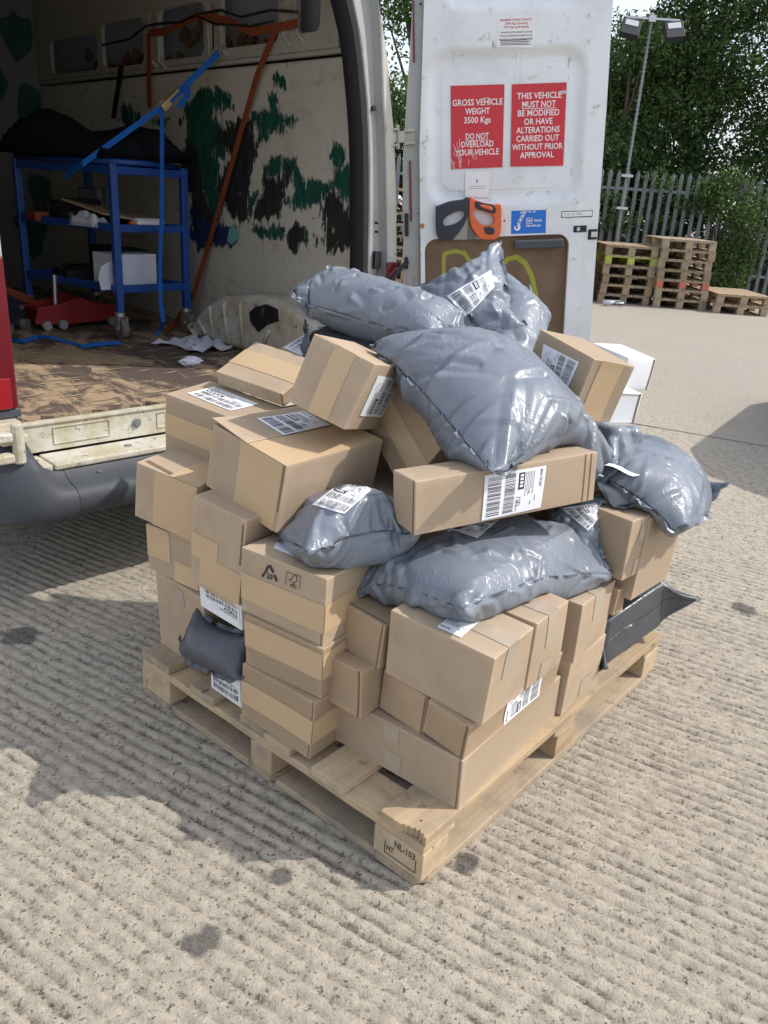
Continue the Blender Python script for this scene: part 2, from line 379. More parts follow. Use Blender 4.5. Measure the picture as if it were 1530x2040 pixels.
def m_floorply():
    t = NT('worn_floor_plywood', .8, .2)
    v = t.mapping((2.6, 1.25, 1), (0, 0, -.25))
    worn = t.noise(3.2, 9, v, .74, .7); big = t.noise(1.5, 3)
    f = t.ramp(t.math('ADD', t.math('MULTIPLY', worn, .8), t.math('MULTIPLY', big, .45)), [(.58, 0), (.66, 1)])
    k = t.mix(f, t.mix(t.noise(9, 5), (.075, .058, .05), (.13, .10, .085)), t.mix(t.noise(14, 5, t.mapping((1, .25, 1))), (.30, .215, .14), (.47, .35, .235)))
    k = t.mix(t.math('MULTIPLY', t.ramp(t.noise(7, 8, t.mapping((6, 1.4, 1)), .75), [(.57, 0), (.64, 1)]), .7), k, (.10, .075, .06))
    k = t.mix(t.ramp(t.noise(60, 3, t.mapping((4, 1, 1))), [(.67, 0), (.72, 1)]), k, (.55, .44, .30))
    t.col(k); t.bump(t.math('ADD', worn, t.noise(9, 5, t.mapping((6, 1.4, 1)))), .6, .006); return t.mat
def m_leaf(name, a, b):
    t = NT(name, .8, .15)
    t.col(t.mix(t.noise(1.3, 3, t.geo()), a, b))
    t.b.inputs['Subsurface Weight'].default_value = 0
    tr = t.n.new('ShaderNodeBsdfTranslucent'); mx = t.n.new('ShaderNodeMixShader'); mx.inputs[0].default_value = .3
    tr.inputs[0].default_value = (*[min(1, x * 1.5) for x in b], 1)
    out = t.n['Material Output']; t.L(t.b.outputs[0], mx.inputs[1]); t.L(tr.outputs[0], mx.inputs[2]); t.L(mx.outputs[0], out.inputs[0])
    return t.mat
def chipped(name, c, rough=.42):
    t = NT(name, rough, .5)
    k = t.mix(t.noise(7, 5), tuple(x * .8 for x in c), tuple(x * 1.2 for x in c))
    k = t.mix(t.math('MULTIPLY', t.ramp(t.noise(12, 6, None, .7), [(.55, 0), (.72, 1)]), .5), k, tuple(x * .35 + .012 for x in c))
    k = t.mix(t.ramp(t.noise(48, 5, None, .7), [(.66, 0), (.69, 1)]), k, (.12, .085, .065))
    t.col(k); t.rough(t.ramp(t.noise(15, 4), [(.3, rough - .08), (.8, rough + .25)])); t.bump(t.noise(40, 4), .15, .003); return t.mat
def m_film(name, c, rough=.35):
    t = NT(name, rough, .5)
    k = t.mix(t.ramp(t.noise(18, 6, t.mapping((1, 1, .5)), .7), [(.62, 0), (.70, 1)]), c, (.34, .35, .30))
    k = t.mix(t.noise(4, 4), k, tuple(x * .7 for x in c))
    t.col(k); t.bump(t.noise(14, 5, t.mapping((1, 1, .6)), .6, 1.0), .6, .01); return t.mat
def m_plyboard():
    t = NT('weathered_plywood_board', .8, .2)
    v = t.mapping((14, 3, 3))
    k = t.mix(t.noise(1.2, 6, v, .6), (.20, .135, .085), (.13, .09, .06))
    k = t.mix(t.math('MULTIPLY', t.ramp(t.noise(6, 5), [(.5, 0), (.75, 1)]), .5), k, (.27, .20, .14))
    at = t.n.new('ShaderNodeAttribute'); at.attribute_name = 'spray'      # sprayed marking, soft edged and speckled
    m = t.ramp(t.math('ADD', at.outputs['Fac'], t.math('MULTIPLY', t.math('SUBTRACT', t.noise(180, 3), .5), 1.1)), [(.42, 0), (.70, 1)])
    k = t.mix(t.math('MULTIPLY', m, .7), k, (.40, .43, .06))
    t.col(k); t.bump(t.noise(2, 6, v), .2, .003); return t.mat

STAINS = [tuple(onz(405, 1872, 0)[:2]) + (.035,), tuple(onz(38, 1268, 0)[:2]) + (.06,), tuple(onz(1480, 1212, 0)[:2]) + (.05,),
          tuple(onz(560, 1745, 0)[:2]) + (.025,), tuple(onz(930, 1720, 0)[:2]) + (.03,)]
M = {}
M['concrete'] = m_concrete()
M['card'] = m_card('kraft_cardboard', (.435, .335, .237)); M['card2'] = m_card('kraft_cardboard_tan', (.39, .288, .19))
M['whitecard'] = plain('white_cardboard', (.78, .78, .80), .6, .4, var=.03)
M['edge_gap_shade'] = plain('cardboard_edge_and_gap_shade', (.20, .14, .085), .9, .1)  # dark brown for cut edges; also paints the shade inside carton gaps
M['tape'] = m_papertape(); M['clear'] = m_cleartape()
M['bag'] = m_bag('grey_polythene'); M['bagd'] = m_bag('dark_grey_polythene', (.062, .068, .082))
M['label'] = plain('label_paper', (.80, .81, .84), .6, .3, var=.02)
M['ink'] = plain('black_ink', (.035, .035, .04), .6, .3); M['print'] = plain('thermal_print', (.10, .10, .11), .7, .2); M['inkgrey'] = plain('grey_ink', (.33, .33, .36), .7, .2)
M['wood'] = m_wood('pallet_wood', weather=.5); M['woodold'] = m_wood('old_pallet_wood', (.42, .33, .23), (.30, .23, .16), .7)
M['woodpale'] = m_wood('pale_pallet_wood', (.56, .43, .28), (.44, .32, .19), .38)
M['woodstack'] = m_wood('stacked_pallet_wood', (.33, .25, .165), (.24, .175, .11), .6); M['woodgreen'] = plain('green_painted_wood', (.40, .47, .10), .8, .2, var=.25); M['woodred'] = plain('red_painted_wood', (.50, .17, .12), .8, .2, var=.25)
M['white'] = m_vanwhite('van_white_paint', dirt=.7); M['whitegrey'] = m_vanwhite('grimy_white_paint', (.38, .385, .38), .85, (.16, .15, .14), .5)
M['outer'] = m_vanwhite('speckled_white_paint', (.52, .505, .46), .9, (.20, .18, .15), .5)
M['sill'] = m_dirtypaint('dirty_cream_paint', (.66, .64, .56), .8, (.42, .58)); M['arch'] = m_dirtypaint('scuffed_arch_paint', (.62, .60, .53), .95, (.46, .60))
M['lining'] = m_lining(); M['floorply'] = m_floorply(); M['plyboard'] = m_plyboard()
M['bumper'] = plain('grey_bumper_plastic', (.062, .068, .080), .6, .35, var=.45, scale=5, bump=.15)
M['black'] = plain('black_rubber', (.018, .018, .022), .6, .4); M['blackcloth'] = plain('black_cloth', (.014, .015, .02), .9, .1)
M['green'] = m_film('torn_green_film', (.012, .085, .062)); M['blackfilm'] = m_film('torn_black_film', (.022, .021, .022), .28)
M['bluefilm'] = m_film('torn_blue_film', (.02, .04, .11)); M['mint'] = plain('mint_film', (.16, .46, .40), .5)
M['inner'] = plain('dark_painted_steel', (.20, .205, .215), .6, .4, var=.2, scale=3); M['skin'] = plain('grey_primer_steel', (.30, .31, .33), .6, .4, var=.12, scale=3)
M['rib'] = m_dirtypaint('cream_painted_steel', (.50, .48, .43), .5); M['foam'] = plain('brown_foam', (.17, .10, .065), .95, .1, var=.5, scale=25, bump=.8)
M['blue'] = chipped('blue_enamel', (.012, .070, .30)); M['bluestrap'] = plain('blue_webbing', (.02, .14, .52), .8, .2, var=.2, scale=30)
M['orangestrap'] = plain('orange_webbing', (.27, .07, .028), .85, .15, var=.25, scale=30)
M['orange'] = plain('orange_plastic', (.68, .13, .035), .45, .5); M['blackplastic'] = plain('dark_navy_plastic', (.022, .026, .042), .5, .5)
M['steel'] = plain('galvanised_steel', (.50, .51, .52), .4, .5, .8, var=.15, scale=12); M['steelgrey'] = plain('grey_galvanised_steel', (.205, .22, .235), .55, .4, .25, var=.18, scale=6)
M['brass'] = plain('zinc_buckle', (.62, .46, .25), .35, .5, .6); M['tyre'] = plain('grey_rubber_tyre', (.19, .17, .15), .8, .3, var=.25)
M['redpaint'] = chipped('red_enamel', (.30, .016, .02)); M['paper'] = plain('white_paper', (.66, .67, .76), .8, .2, var=.05)
M['redsign'] = plain('red_vinyl', (.56, .035, .05), .5, .4, var=.05); M['bluesign'] = plain('blue_vinyl', (.015, .16, .60), .5, .4, var=.05)
M['signwhite'] = plain('white_vinyl', (.80, .80, .82), .5, .4, var=.03); M['brightlens'] = plain('bright_red_lens', (.30, .012, .02), .25, .6, var=.2); M['redlens'] = plain('red_lens', (.13, .010, .016), .25, .6, var=.25)
M['litlens'] = NT('lit_red_lens', .3).mat
M['litlens'].node_tree.nodes['Principled BSDF'].inputs['Emission Color'].default_value = (1, .03, .03, 1)
M['litlens'].node_tree.nodes['Principled BSDF'].inputs['Emission Strength'].default_value = 1.6
M['litlens'].node_tree.nodes['Principled BSDF'].inputs['Base Color'].default_value = (.5, .01, .02, 1)
M['redink'] = plain('red_ink', (.45, .08, .07), .6, .3); M['blueink'] = plain('blue_ink', (.03, .10, .42), .6, .3)
M['paint_yellow'] = plain('yellow_green_spray_paint', (.52, .56, .05), .7, .2, var=.3, scale=60)
M['leaf1'] = m_leaf('dark_leaf', (.022, .048, .020), (.042, .080, .030)); M['leaf2'] = m_leaf('mid_leaf', (.044, .086, .028), (.082, .135, .040))
M['leaf3'] = m_leaf('bright_leaf', (.075, .125, .036), (.135, .20, .06)); M['bark'] = plain('bark', (.10, .08, .06), .95, .1, var=.35, scale=14, bump=.8)
M['lamphead'] = plain('dark_lamp_housing', (.03, .033, .04), .5, .4); M['lampglass'] = plain('lamp_glass', (.52, .55, .55), .15, .6, var=.05)
M['dirt'] = plain('leaf_litter', (.07, .058, .04), .95, .1, var=.4, scale=20, bump=.8)
# ------------------------------------------------------------------ ground: one sheet of tamped, ridged concrete
def axis(lo, hi, fine, far_lo, far_hi):
    a = list(np.arange(lo, hi + 1e-6, fine)); s = fine; x = a[-1]
    while x < far_hi: s *= 1.22; x += s; a.append(x)
    s = fine; x = a[0]
    while x > far_lo: s *= 1.22; x -= s; a.insert(0, x)
    return np.array(a)
def make_ground():
    xs = axis(-1.3, 2.2, .0062, -70, 70); ys = axis(.6, 4.0, .0066, -25, 95)
    X, Y = np.meshgrid(xs, ys, indexing='ij')
    a = math.radians(-30 + 90); 
    d = X * math.cos(a) + Y * math.sin(a); e = X * math.sin(a) - Y * math.cos(a)
    ph = d / .036 + .45 * (vnoise(X * 1.0, Y * 1.0, 3) - .5) + .22 * (vnoise(e * 5, d * 9, 5) - .5)
    tri = np.abs((ph % 1) - .5) * 2                     # 0 in the trough, 1 on the crest
    row = np.floor(ph + .5)
    dep = .45 + .6 * vnoise(e * 3.2 + row * 7.3, row * 1.7, 7)
    pit = vnoise(e * 19 + row * 3.1, row * 5.3 + d * 9, 9)
    trough = np.clip(1 - tri / .62, 0, 1) ** .9 * np.clip(dep * (0.50 + .75 * (pit > .42) * pit), 0, 1.15)
    rough = vnoise(X * 55, Y * 55, 11) * .6 + vnoise(X * 120, Y * 120, 12) * .4
    fade = np.clip((6.5 - np.hypot(X, Y)) / 4.5, 0, 1)
    Z = (-.0085 * trough - .0020 * (1 - tri) + .0026 * (rough - .5)) * fade
    Z -= .02 * np.clip(1 - np.abs((X - 1.74) * .43 + (Y - 5.38) * .903) / .012, 0, 1) * 0
    nx, ny = X.shape
    V = np.stack([X, Y, Z], -1).reshape(-1, 3)
    I = np.arange(nx * ny).reshape(nx, ny)
    F = np.stack([I[:-1, :-1], I[1:, :-1], I[1:, 1:], I[:-1, 1:]], -1).reshape(-1, 4)
    me = bpy.data.meshes.new('ground')
    me.vertices.add(len(V)); me.vertices.foreach_set('co', V.ravel())
    me.loops.add(F.size); me.loops.foreach_set('vertex_index', F.ravel().astype(np.int32))
    me.polygons.add(len(F)); me.polygons.foreach_set('loop_start', np.arange(0, F.size, 4, dtype=np.int32))
    me.polygons.foreach_set('use_smooth', np.ones(len(F), bool))
    me.update(calc_edges=True); me.validate()
    at = me.attributes.new('ridge', 'FLOAT', 'POINT')
    at.data.foreach_set('value', (1 - np.clip(trough * 1.0, 0, 1) * (.25 + .75 * fade)).ravel().astype(np.float32))
    me.materials.append(M['concrete'])
    o = bpy.data.objects.new('ground', me); link(o); tag(o, kind='structure')
    # sawn joint across the slab
    j = MB(); p = Vector(onz(1285, 848, 0)); q = Vector(onz(1530, 890, 0)); t = (q - p).normalized()
    n = Vector((-t.y, t.x, 0)) * .006
    pts = []
    for k in range(41):
        c = p + t * (-1.2 + k * .15); w = .6 + .8 * random.random()
        pts.append((c + n * w, c - n * w))
    for k in range(40): j.quad(pts[k][0] + Vector((0, 0, .003)), pts[k + 1][0] + Vector((0, 0, .003)), pts[k + 1][1] + Vector((0, 0, .003)), pts[k][1] + Vector((0, 0, .003)))
    o = j.build('slab_joint', plain('joint_filler', (.16, .14, .115), .9, .1)); tag(o, kind='structure')
random.seed(4)
make_ground()

# earth strip below the trees behind the fence
g = MB(); nx = 60
for i in range(nx):
    pass
vs = []; fs = []
for i in range(61):
    for j in range(9):
        x = -30 + i * 1.3; y = 15.2 + j * .9 + (3.5 if j == 8 else 0)
        vs.append((x, y, .02 + .09 * j * min(1, j / 3) + .10 * random.random() * (j > 0)))
for i in range(60):
    for j in range(8):
        a = i * 9 + j; fs.append((a, a + 9, a + 10, a + 1))
o = MB().add(vs, fs).build('earth_bank', M['dirt'], smooth=True); tag(o, kind='structure')

# ------------------------------------------------------------------ palisade fence
FY = 15.0
def make_fence():
    root = empty('palisade_fence', (0, FY, 0)); tag(root, 'tall grey galvanised palisade fence behind the pallet stacks', 'fence')
    pale_me = MB(); h = 2.02
    # W-section pale with a pointed top
    prof = [(-.034, .012), (-.018, -.004), (0, .006), (.018, -.004), (.034, .012)]
    vs = []
    for z, sx in ((.07, 1), (h - .07, 1), (h, .25)):
        for x, y in prof: vs.append((x * sx, y, z))
        for x, y in reversed(prof): vs.append((x * sx, y + .004, z))
    fs = []
    for k in range(2):
        for j in range(10): fs.append((k * 10 + j, k * 10 + (j + 1) % 10, k * 10 + 10 + (j + 1) % 10, k * 10 + 10 + j))
    fs.append(tuple(range(20, 30)))
    pale = pale_me.add(vs, fs).build('pale', M['steelgrey'], root)
    xs = np.arange(-3.2, 8.6, .152); random.seed(8)
    for k, x in enumerate(xs):
        o = pale if k == 0 else pale.copy()
        if k: link(o, root)
        o.location = (x, 0, random.uniform(-.015, .015)); o.rotation_euler = (0, random.uniform(-.008, .008), 0)
    for z in (.42, 1.72):
        r = MB(); r.box(-3.4, 8.7, .016, .06, z - .022, z + .022); r.build('rail', M['steelgrey'], root)
    for x in np.arange(-2.4, 8.6, 2.75):
        p = MB(); p.box(x - .05, x + .05, .062, .13, 0, 1.95); p.build('post', M['steelgrey'], root)
make_fence()

# ------------------------------------------------------------------ trees
def leaf_cloud(mb, centre, rad, n, size, rng, shell=.45, flat=1.0):
    c = np.array(centre); rad = np.array(rad)
    d = rng.normal(size=(n, 3)); d /= np.linalg.norm(d, axis=1, keepdims=True)
    r = shell + (1 - shell) * rng.random((n, 1)) ** .6
    P = c + d * r * rad
    A = rng.normal(size=(n, 3)); A /= np.linalg.norm(A, axis=1, keepdims=True)
    B = np.cross(A, rng.normal(size=(n, 3))); B /= np.linalg.norm(B, axis=1, keepdims=True)
    s = size * (.55 + .9 * rng.random((n, 1)))
    Q = np.stack([P - A * s, P + B * s * .42, P + A * s, P - B * s * .42], 1)
    base = len(mb.v); mb.v += [tuple(p) for p in Q.reshape(-1, 3)]
    mb.f += [(base + 4 * k, base + 4 * k + 1, base + 4 * k + 2, base + 4 * k + 3) for k in range(n)]
    return n
def make_tree(x, y, h, spread, seed, label, tone, nclump=26, nleaf=260, leaf=.05, base=.18, group='trees behind the fence'):
    rng = np.random.default_rng(seed)
    root = empty('tree', (x, y, 0)); tag(root, label, 'tree', group)
    t = MB()
    tr = h * .022 + .03
    pts = [Vector((0, 0, 0))]
    for k in range(1, 7): pts.append(Vector((rng.normal() * .05 * h * .1 * k, rng.normal() * .04 * h * .1 * k, h * .82 * k / 6)))
    t.tube(pts, [tr * (1 - .13 * k) for k in range(7)], n=8)
    cl = MB(); mats = []
    for k in range(nclump):
        zz = base + (1 - base) * rng.random() ** .85
        rr = spread * (1.05 - .62 * max(0, zz - .45) / .55) * (.25 + .75 * math.sqrt(rng.random()))
        an = rng.random() * 2 * math.pi
        c = Vector((math.cos(an) * rr, math.sin(an) * rr * .8, h * zz))
        j = min(6, max(1, int(zz * 6)))
        mid = (pts[j - 1] + c) / 2 + Vector((0, 0, -.05 * h))
        t.tube([pts[j - 1], mid, c], [tr * .34, tr * .2, tr * .06], n=5, cap=False)
        R = h * (.085 + .065 * rng.random())
        n = leaf_cloud(cl, c, (R * 1.25, R * 1.1, R * .8), nleaf, leaf, rng, .25)
        p = rng.random()
        w = (.15, .8) if p < tone[0] else ((.55, .95) if p < tone[1] else (.92, 1.0))
        q = rng.random(n); cl.m += [0 if a > w[1] or a < w[0] and p < tone[0] else (1 if a < w[1] - .25 else 2) for a in q]
    t.build('trunk', M['bark'], root, smooth=True)
    o = cl.build('crown', [M['leaf1'], M['leaf2'], M['leaf3']], root, fixn=False)
    return root
# x, y, height, spread, seed, label, tone
T = [(4.15, 17.6, 4.75, 1.0, 1, 'thin dark tree with sky showing through beside the tall lamp pole', (.7, .95), 24, 210),
     (5.75, 18.6, 6.2, 1.75, 2, 'tall dark dense tree rising right of the tall lamp pole', (.55, .92), 54, 350),
     (7.9, 17.4, 6.4, 1.9, 3, 'broad leafy tree at the right edge with lighter green foliage', (.3, .75), 60, 360),
     (2.35, 18.4, 6.0, 1.5, 4, 'green tree seen through the gap left of the open van door', (.35, .8), 34, 300),
     (.35, 17.5, 6.3, 1.7, 5, 'bright green tree showing above the van post and door hinge', (.2, .6), 40, 320),
     (9.9, 19.6, 6.8, 2.0, 6, 'dark tree beyond the right end of the fence', (.5, .9), 34, 260),
     (5.0, 20.6, 5.4, 2.0, 7, 'dark background tree low behind the fence and lamp pole', (.8, .97), 34, 300)]
for a in T: make_tree(*a[:7], nclump=a[7], nleaf=int(a[8] * 1.9), group=None)
# hedge undergrowth directly behind the fence: a continuous mass
rng = np.random.default_rng(77); hb = MB()
for k in range(110):
    n = leaf_cloud(hb, (rng.uniform(-1.5, 9.6), rng.uniform(15.7, 17.4), rng.uniform(.35, 2.9)), (.55, .5, .45), 230, .055, rng, .2)
    q = rng.random(n); p = rng.random(); hb.m += [0 if a < .55 + .3 * p else (1 if a < .95 else 2) for a in q]
o = hb.build('undergrowth', [M['leaf1'], M['leaf2'], M['leaf3']], fixn=False); tag(o, kind='stuff')
# hawthorn growing through the fence
rng = np.random.default_rng(5)
root = empty('hawthorn_bush', (5.75, FY, 0)); tag(root, 'light green hawthorn bush growing through the palisade fence', 'bush')
st = MB(); hb = MB()
for k in range(30):
    z = .15 + 1.95 * rng.random(); w = .42 - .12 * abs(z - 1.2)
    c = Vector((rng.normal() * w * .62 - (.25 if z > 1.5 else 0), -.12 + rng.normal() * .12, z))
    st.tube([(0, .1, 0), (c.x * .4, .05, z * .5), c], [.018, .012, .004], n=5, cap=False)
    n = leaf_cloud(hb, c, (.30, .2, .26), 210, .034, rng, .15)
    q = rng.random(n); hb.m += [0 if a < .2 else (1 if a < .62 else 2) for a in q]
st.build('stem', M['bark'], root); hb.build('foliage', [M['leaf1'], M['leaf2'], M['leaf3']], root, fixn=False)
root = empty('bramble', (3.9, FY, 0)); tag(root, 'straggly bramble shoots climbing the fence above the left pallet stack', 'bramble')
st = MB(); hb = MB()
for k in range(11):
    c = Vector((rng.uniform(-.7, 1.2), -.1 - .08 * rng.random(), rng.uniform(.75, 2.0)))
    st.tube([(c.x * .5, .12, .2), (c.x * .8, 0, c.z * .7), c], [.01, .008, .003], n=5, cap=False)
    n = leaf_cloud(hb, c, (.28, .12, .13), 70, .036, rng, .1); q = rng.random(n); hb.m += [0 if a < .4 else (1 if a < .85 else 2) for a in q]
st.build('stem', M['bark'], root); hb.build('foliage', [M['leaf1'], M['leaf2'], M['leaf3']], root, fixn=False)

# ------------------------------------------------------------------ lamp pole
def make_lamp():
    Y = 14.3
    def P(px, py):
        d = ray(px, py); return EYE + d * (Y / d[1])
    b = P(1234, 500); top = P(1305, 40)
    bx = float((b[0] + top[0]) / 2)
    H = float(top[2]) + .02
    root = empty('floodlight_pole', (float(top[0]) - .05, Y, 0)); tag(root, 'slim tall lamp pole with two square floodlights by the fence', 'lamp pole')
    p = MB(); p.tube([(0, 0, 0), (0, 0, H * .42)], .027, n=10); p.tube([(0, 0, H * .42), (0, 0, H - .05)], [.021, .017], n=10)
    for k in range(56):
        z = .2 + k * (H - .4) / 56; p.box(-.029, .029, -.010, .010, z, z + .016)
    p.build('pole', M['steelgrey'], root)
    for z in (H * .34, H * .46):
        c = MB(); c.box(-.09, .09, -.05, .05, z - .02, z + .02); c.build('clamp', M['steel'], root)
    a = MB(); a.box(-.43, .43, -.02, .02, H - .02, H + .01); a.box(-.05, .05, -.04, .04, H - .05, H + .04); a.build('cross_arm', M['steel'], root)
    for sx in (-1, 1):
        h = MB(); T = Matrix.Translation((sx * .31, -.06, H - .06)) @ Matrix.Rotation(math.radians(-28), 4, 'X') @ Matrix.Rotation(sx * math.radians(-10), 4, 'Y')
        h.box(-.14, .14, -.05, .06, -.26, 0, 0, T)
        for k in range(7): h.box(-.135, .135, .06, .085, -.25 + k * .034, -.239 + k * .034, 0, T)
        hd = h.build('floodlight', M['lamphead'], root, bevel=.008)
        gl = MB(); gl.box(-.10, .10, -.056, -.051, -.12, -.03, 0, T); gl.build('glass', M['lampglass'], hd)
make_lamp()

# ------------------------------------------------------------------ background pallet stacks (short side to the camera)
def pallet_mesh(name, mat, accent=None, L=1.2, W=.8):
    mb = MB(); h = .144
    for k, y in enumerate(np.linspace(0, W - .1, 3)):      # along x: bottom skids, blocks
        for x in (0, .5 * (L - .1), L - .1):
            mb.box(y, y + .1, x, x + .1, .0185, .1075, 1 if accent else 0)
        mb.box(y, y + .1, 0.003, L - .003, 0, .018, 0)
    for x in (0.004, .5 * (L - .1), L - .104): mb.box(.002, W - .002, x, x + .1, .108, .1255, 2 if accent == 'green' else 0)
    for k, y in enumerate(np.linspace(0, W - .125, 6)): mb.box(y, y + .12, -.002, L + .002, .126, .144, 0)
    o = mb.build(name, [mat, accent and M['wood' + accent] or mat, accent and M['wood' + accent] or mat]); return o.data, o
random.seed(21)
base = {}
for key, mat, acc in (('a', M['woodstack'], None), ('b', M['woodold'], None), ('c', M['wood'], None), ('g', M['wood'], 'green'), ('r', M['woodstack'], 'red')):
    me, o = pallet_mesh('wooden_pallet', mat, acc); bpy.data.objects.remove(o); base[key] = me
ORD = ['bottom', 'second from the ground', 'third from the ground', 'fourth from the ground', 'fifth from the ground', 'sixth from the ground',
       'seventh from the ground', 'eighth from the ground', 'ninth from the ground', 'tenth from the ground']
def stack(x, y, rz, keys, where, special={}):
    n = len(keys); z = 0
    for k, key in enumerate(keys):
        o = bpy.data.objects.new('wooden_pallet', base[key]); link(o)
        o.location = (x + random.uniform(-.02, .02), y + random.uniform(-.02, .02), z); o.rotation_euler = (0, 0, rz + random.uniform(-.03, .03)); z += .1455
        nm = special.get(k) or ('%s pallet of %s' % ('topmost' if k == n - 1 and n > 1 else ORD[k], where))
        tag(o, nm, 'pallet', 'stacked pallets by the fence')
s1 = onz(1191, 602, 0); s2 = onz(1297, 611, 0); s3 = onz(1420, 623, 0)
stack(s1[0], s1[1] - .02, -.03, 'bccagb'[0:1] + 'c' + 'a' + 'b' + 'g' + 'a', 'the stack beside the open van door', {4: 'lime green painted pallet in the stack beside the open van door'})
stack(s2[0], s2[1] - .05, -.06, ['b', 'b', 'r', 'a', 'b', 'a', 'b'], 'the taller stack left of the bush', {2: 'red painted pallet in the taller stack left of the bush'})
stack(s3[0], s3[1] - .05, -.05, ['b', 'c'], 'the low two pallet stack at the right edge')
p0 = onz(1148, 604, 0)
stack(p0[0] - .63, p0[1] + .1, -.02, ['a', 'b', 'a', 'b', 'a', 'a', 'b', 'a', 'a', 'c'], 'the tallest stack peeping past the door edge')
p0 = onz(745, 590, 0)
stack(p0[0], p0[1] - .4, .0, ['b', 'a', 'a', 'b', 'a', 'a', 'b', 'a', 'a', 'b'], 'the stack in the gap by the door hinge')
# scrap of plastic wrap by the left stack
w = MB(); c = onz(1197, 605, 0); rng = np.random.default_rng(3)
pts = [(c[0] + rng.normal() * .05 - .02 + .05 * k, c[1] - .2 + rng.normal() * .05, .02 + .05 * rng.random()) for k in range(6)]
w.tube(pts, [.02, .035, .03, .04, .03, .015], n=7); o = w.build('plastic_wrap', M['paper'], smooth=True); tag(o, 'crumpled white plastic wrap lying below the stack with the lime green pallet', 'rubbish')

# unseen block added out of view, its outline shaped to cast the right-hand shadow
pf = [(3.6, 0), (3.75, .9), (4.15, 1.25), (4.45, 1.42), (4.95, 1.34), (6.3, .32), (6.5, 0)]
mb = MB(); mb.prism(pf, 3.12, 4.7, 0, Matrix(((0, 0, 1, 0), (1, 0, 0, 0), (0, 1, 0, 0), (0, 0, 0, 1))))
for y, h in ((3.95, 1.0), (4.7, 1.3), (5.5, .85)): mb.box(3.07, 3.125, y - .04, y + .04, .02, h, 0)
o = mb.build('shadow_caster', M['steelgrey'], None, .01); tag(o, 'unseen grey block with a sloping end, added outside the view to cast a shadow', 'shadow caster')
# ------------------------------------------------------------------ the van: x across the rear, y into the load bay, z up
VA = math.radians(45.3)
VO = np.array([-1.188, 2.481, 0.0])
ER = np.array([math.cos(VA), math.sin(VA), 0]); EF = np.array([-ER[1], ER[0], 0])
def vl(P): d = np.asarray(P) - VO; return Vector((float(d @ ER), float(d @ EF), float(d[2])))
def vw(p): return VO + ER * p[0] + EF * p[1] + np.array([0, 0, p[2]])
def fpl(px, py, f): return vl(onpl(px, py, VO + EF * f, EF))
def rpl(px, py, r): return vl(onpl(px, py, VO + ER * r, ER))
def zpl(px, py, z): return vl(onz(px, py, z))
VAN = empty('cargo_van', tuple(VO), VA)
tag(VAN, 'dirty white high roof cargo van with its rear doors open', 'van')
FZ = .60
random.seed(12)
# load floor with a ragged rear edge
edge = [(-.02 + 1.62 * k / 46, .012 + .02 * random.random() + (.03 if random.random() > .8 else 0)) for k in range(47)]
mb = MB(); mb.prism(edge + [(1.6, 3.3), (-.02, 3.3)], FZ - .02, FZ)
                                                 # splinters of the top veneer still lying on it
for k in range(60):
    x = random.uniform(.02, 1.45); y = random.uniform(.05, 1.1) ** 1.0; l = random.uniform(.02, .12); a = random.uniform(-.12, .12)
    w = random.uniform(.003, .010); c, s = math.cos(a), math.sin(a); z = FZ + .002
    mb.add([(x - l * c, y - l * s, z), (x, y - w, z + .001), (x + l * c, y + l * s, z + .004), (x, y + w, z + .001)], [(0, 1, 2, 3)], 1)
mb.build('load_floor', [M['floorply'], M['woodold']], VAN)
# sill under the floor
mb = MB(); mb.box(-.01, 1.6, -.004, .02, .492, FZ - .012)
for x0, x1 in ((.10, .30), (.48, .78), (.95, 1.30)):
    for a, b, c, d in ((x0, x1, .512, .516), (x0, x1, .568, .572), (x0, x0 + .004, .516, .568), (x1 - .004, x1, .516, .568)): mb.box(a, b, -.008, -.003, c, d)
mb.box(-.01, 1.6, -.010, .02, FZ - .016, FZ - .006)
sill = mb.build('rear_sill', M['sill'], VAN, bevel=.003)
mb = MB(); mb.cyl((.40, -.004, .543), .016, -.006, 'y', 0, 18); mb.cyl((.40, -.010, .543), .009, -.003, 'y', 0, 14); mb.build('sill_plug', M['inner'], sill)
mb = MB(); mb.box(.045, 1.6, -.135, -.0045, .465, .487); mb.box(-.02, .0425, -.13, -.0045, .463, .485)
stp = mb.build('rear_step', M['sill'], VAN, bevel=.006)
MB().cyl((.33, -.07, .4872), .014, .002, 'z', 0, 16).build('step_plug', M['inner'], stp); MB().cyl((.02, -.06, .4852), .005, .002, 'z', 0, 10).build('step_plug', M['inner'], stp)
# bumper
prof = [(-.05, .462), (-.128, .462), (-.138, .450), (-.178, .432), (-.206, .428), (-.226, .417), (-.236, .395), (-.233, .360), (-.218, .337), (-.19, .328), (-.10, .33), (-.05, .35)]
def loft(name, secs, mats, parent, smooth=True):
    mb = MB(); n = len(secs[0]); vs = [p for s in secs for p in s]
    fs = [(k * n + j, k * n + (j + 1) % n, k * n + n + (j + 1) % n, k * n + n + j) for k in range(len(secs) - 1) for j in range(n)]
    fs += [tuple(range(n)), tuple((len(secs) - 1) * n + j for j in range(n))[::-1]]
    o = mb.add(vs, fs).build(name, mats, parent, smooth=smooth)
    if smooth:
        e = o.modifiers.new('es', 'EDGE_SPLIT'); e.split_angle = math.radians(42)
    return o
bump = loft('bumper', [[(x, y - .012 * math.cos((x - .85) * 1.7), z) for y, z in prof] for x in np.linspace(.075, 1.66, 14)], M['bumper'], VAN)
secs = []
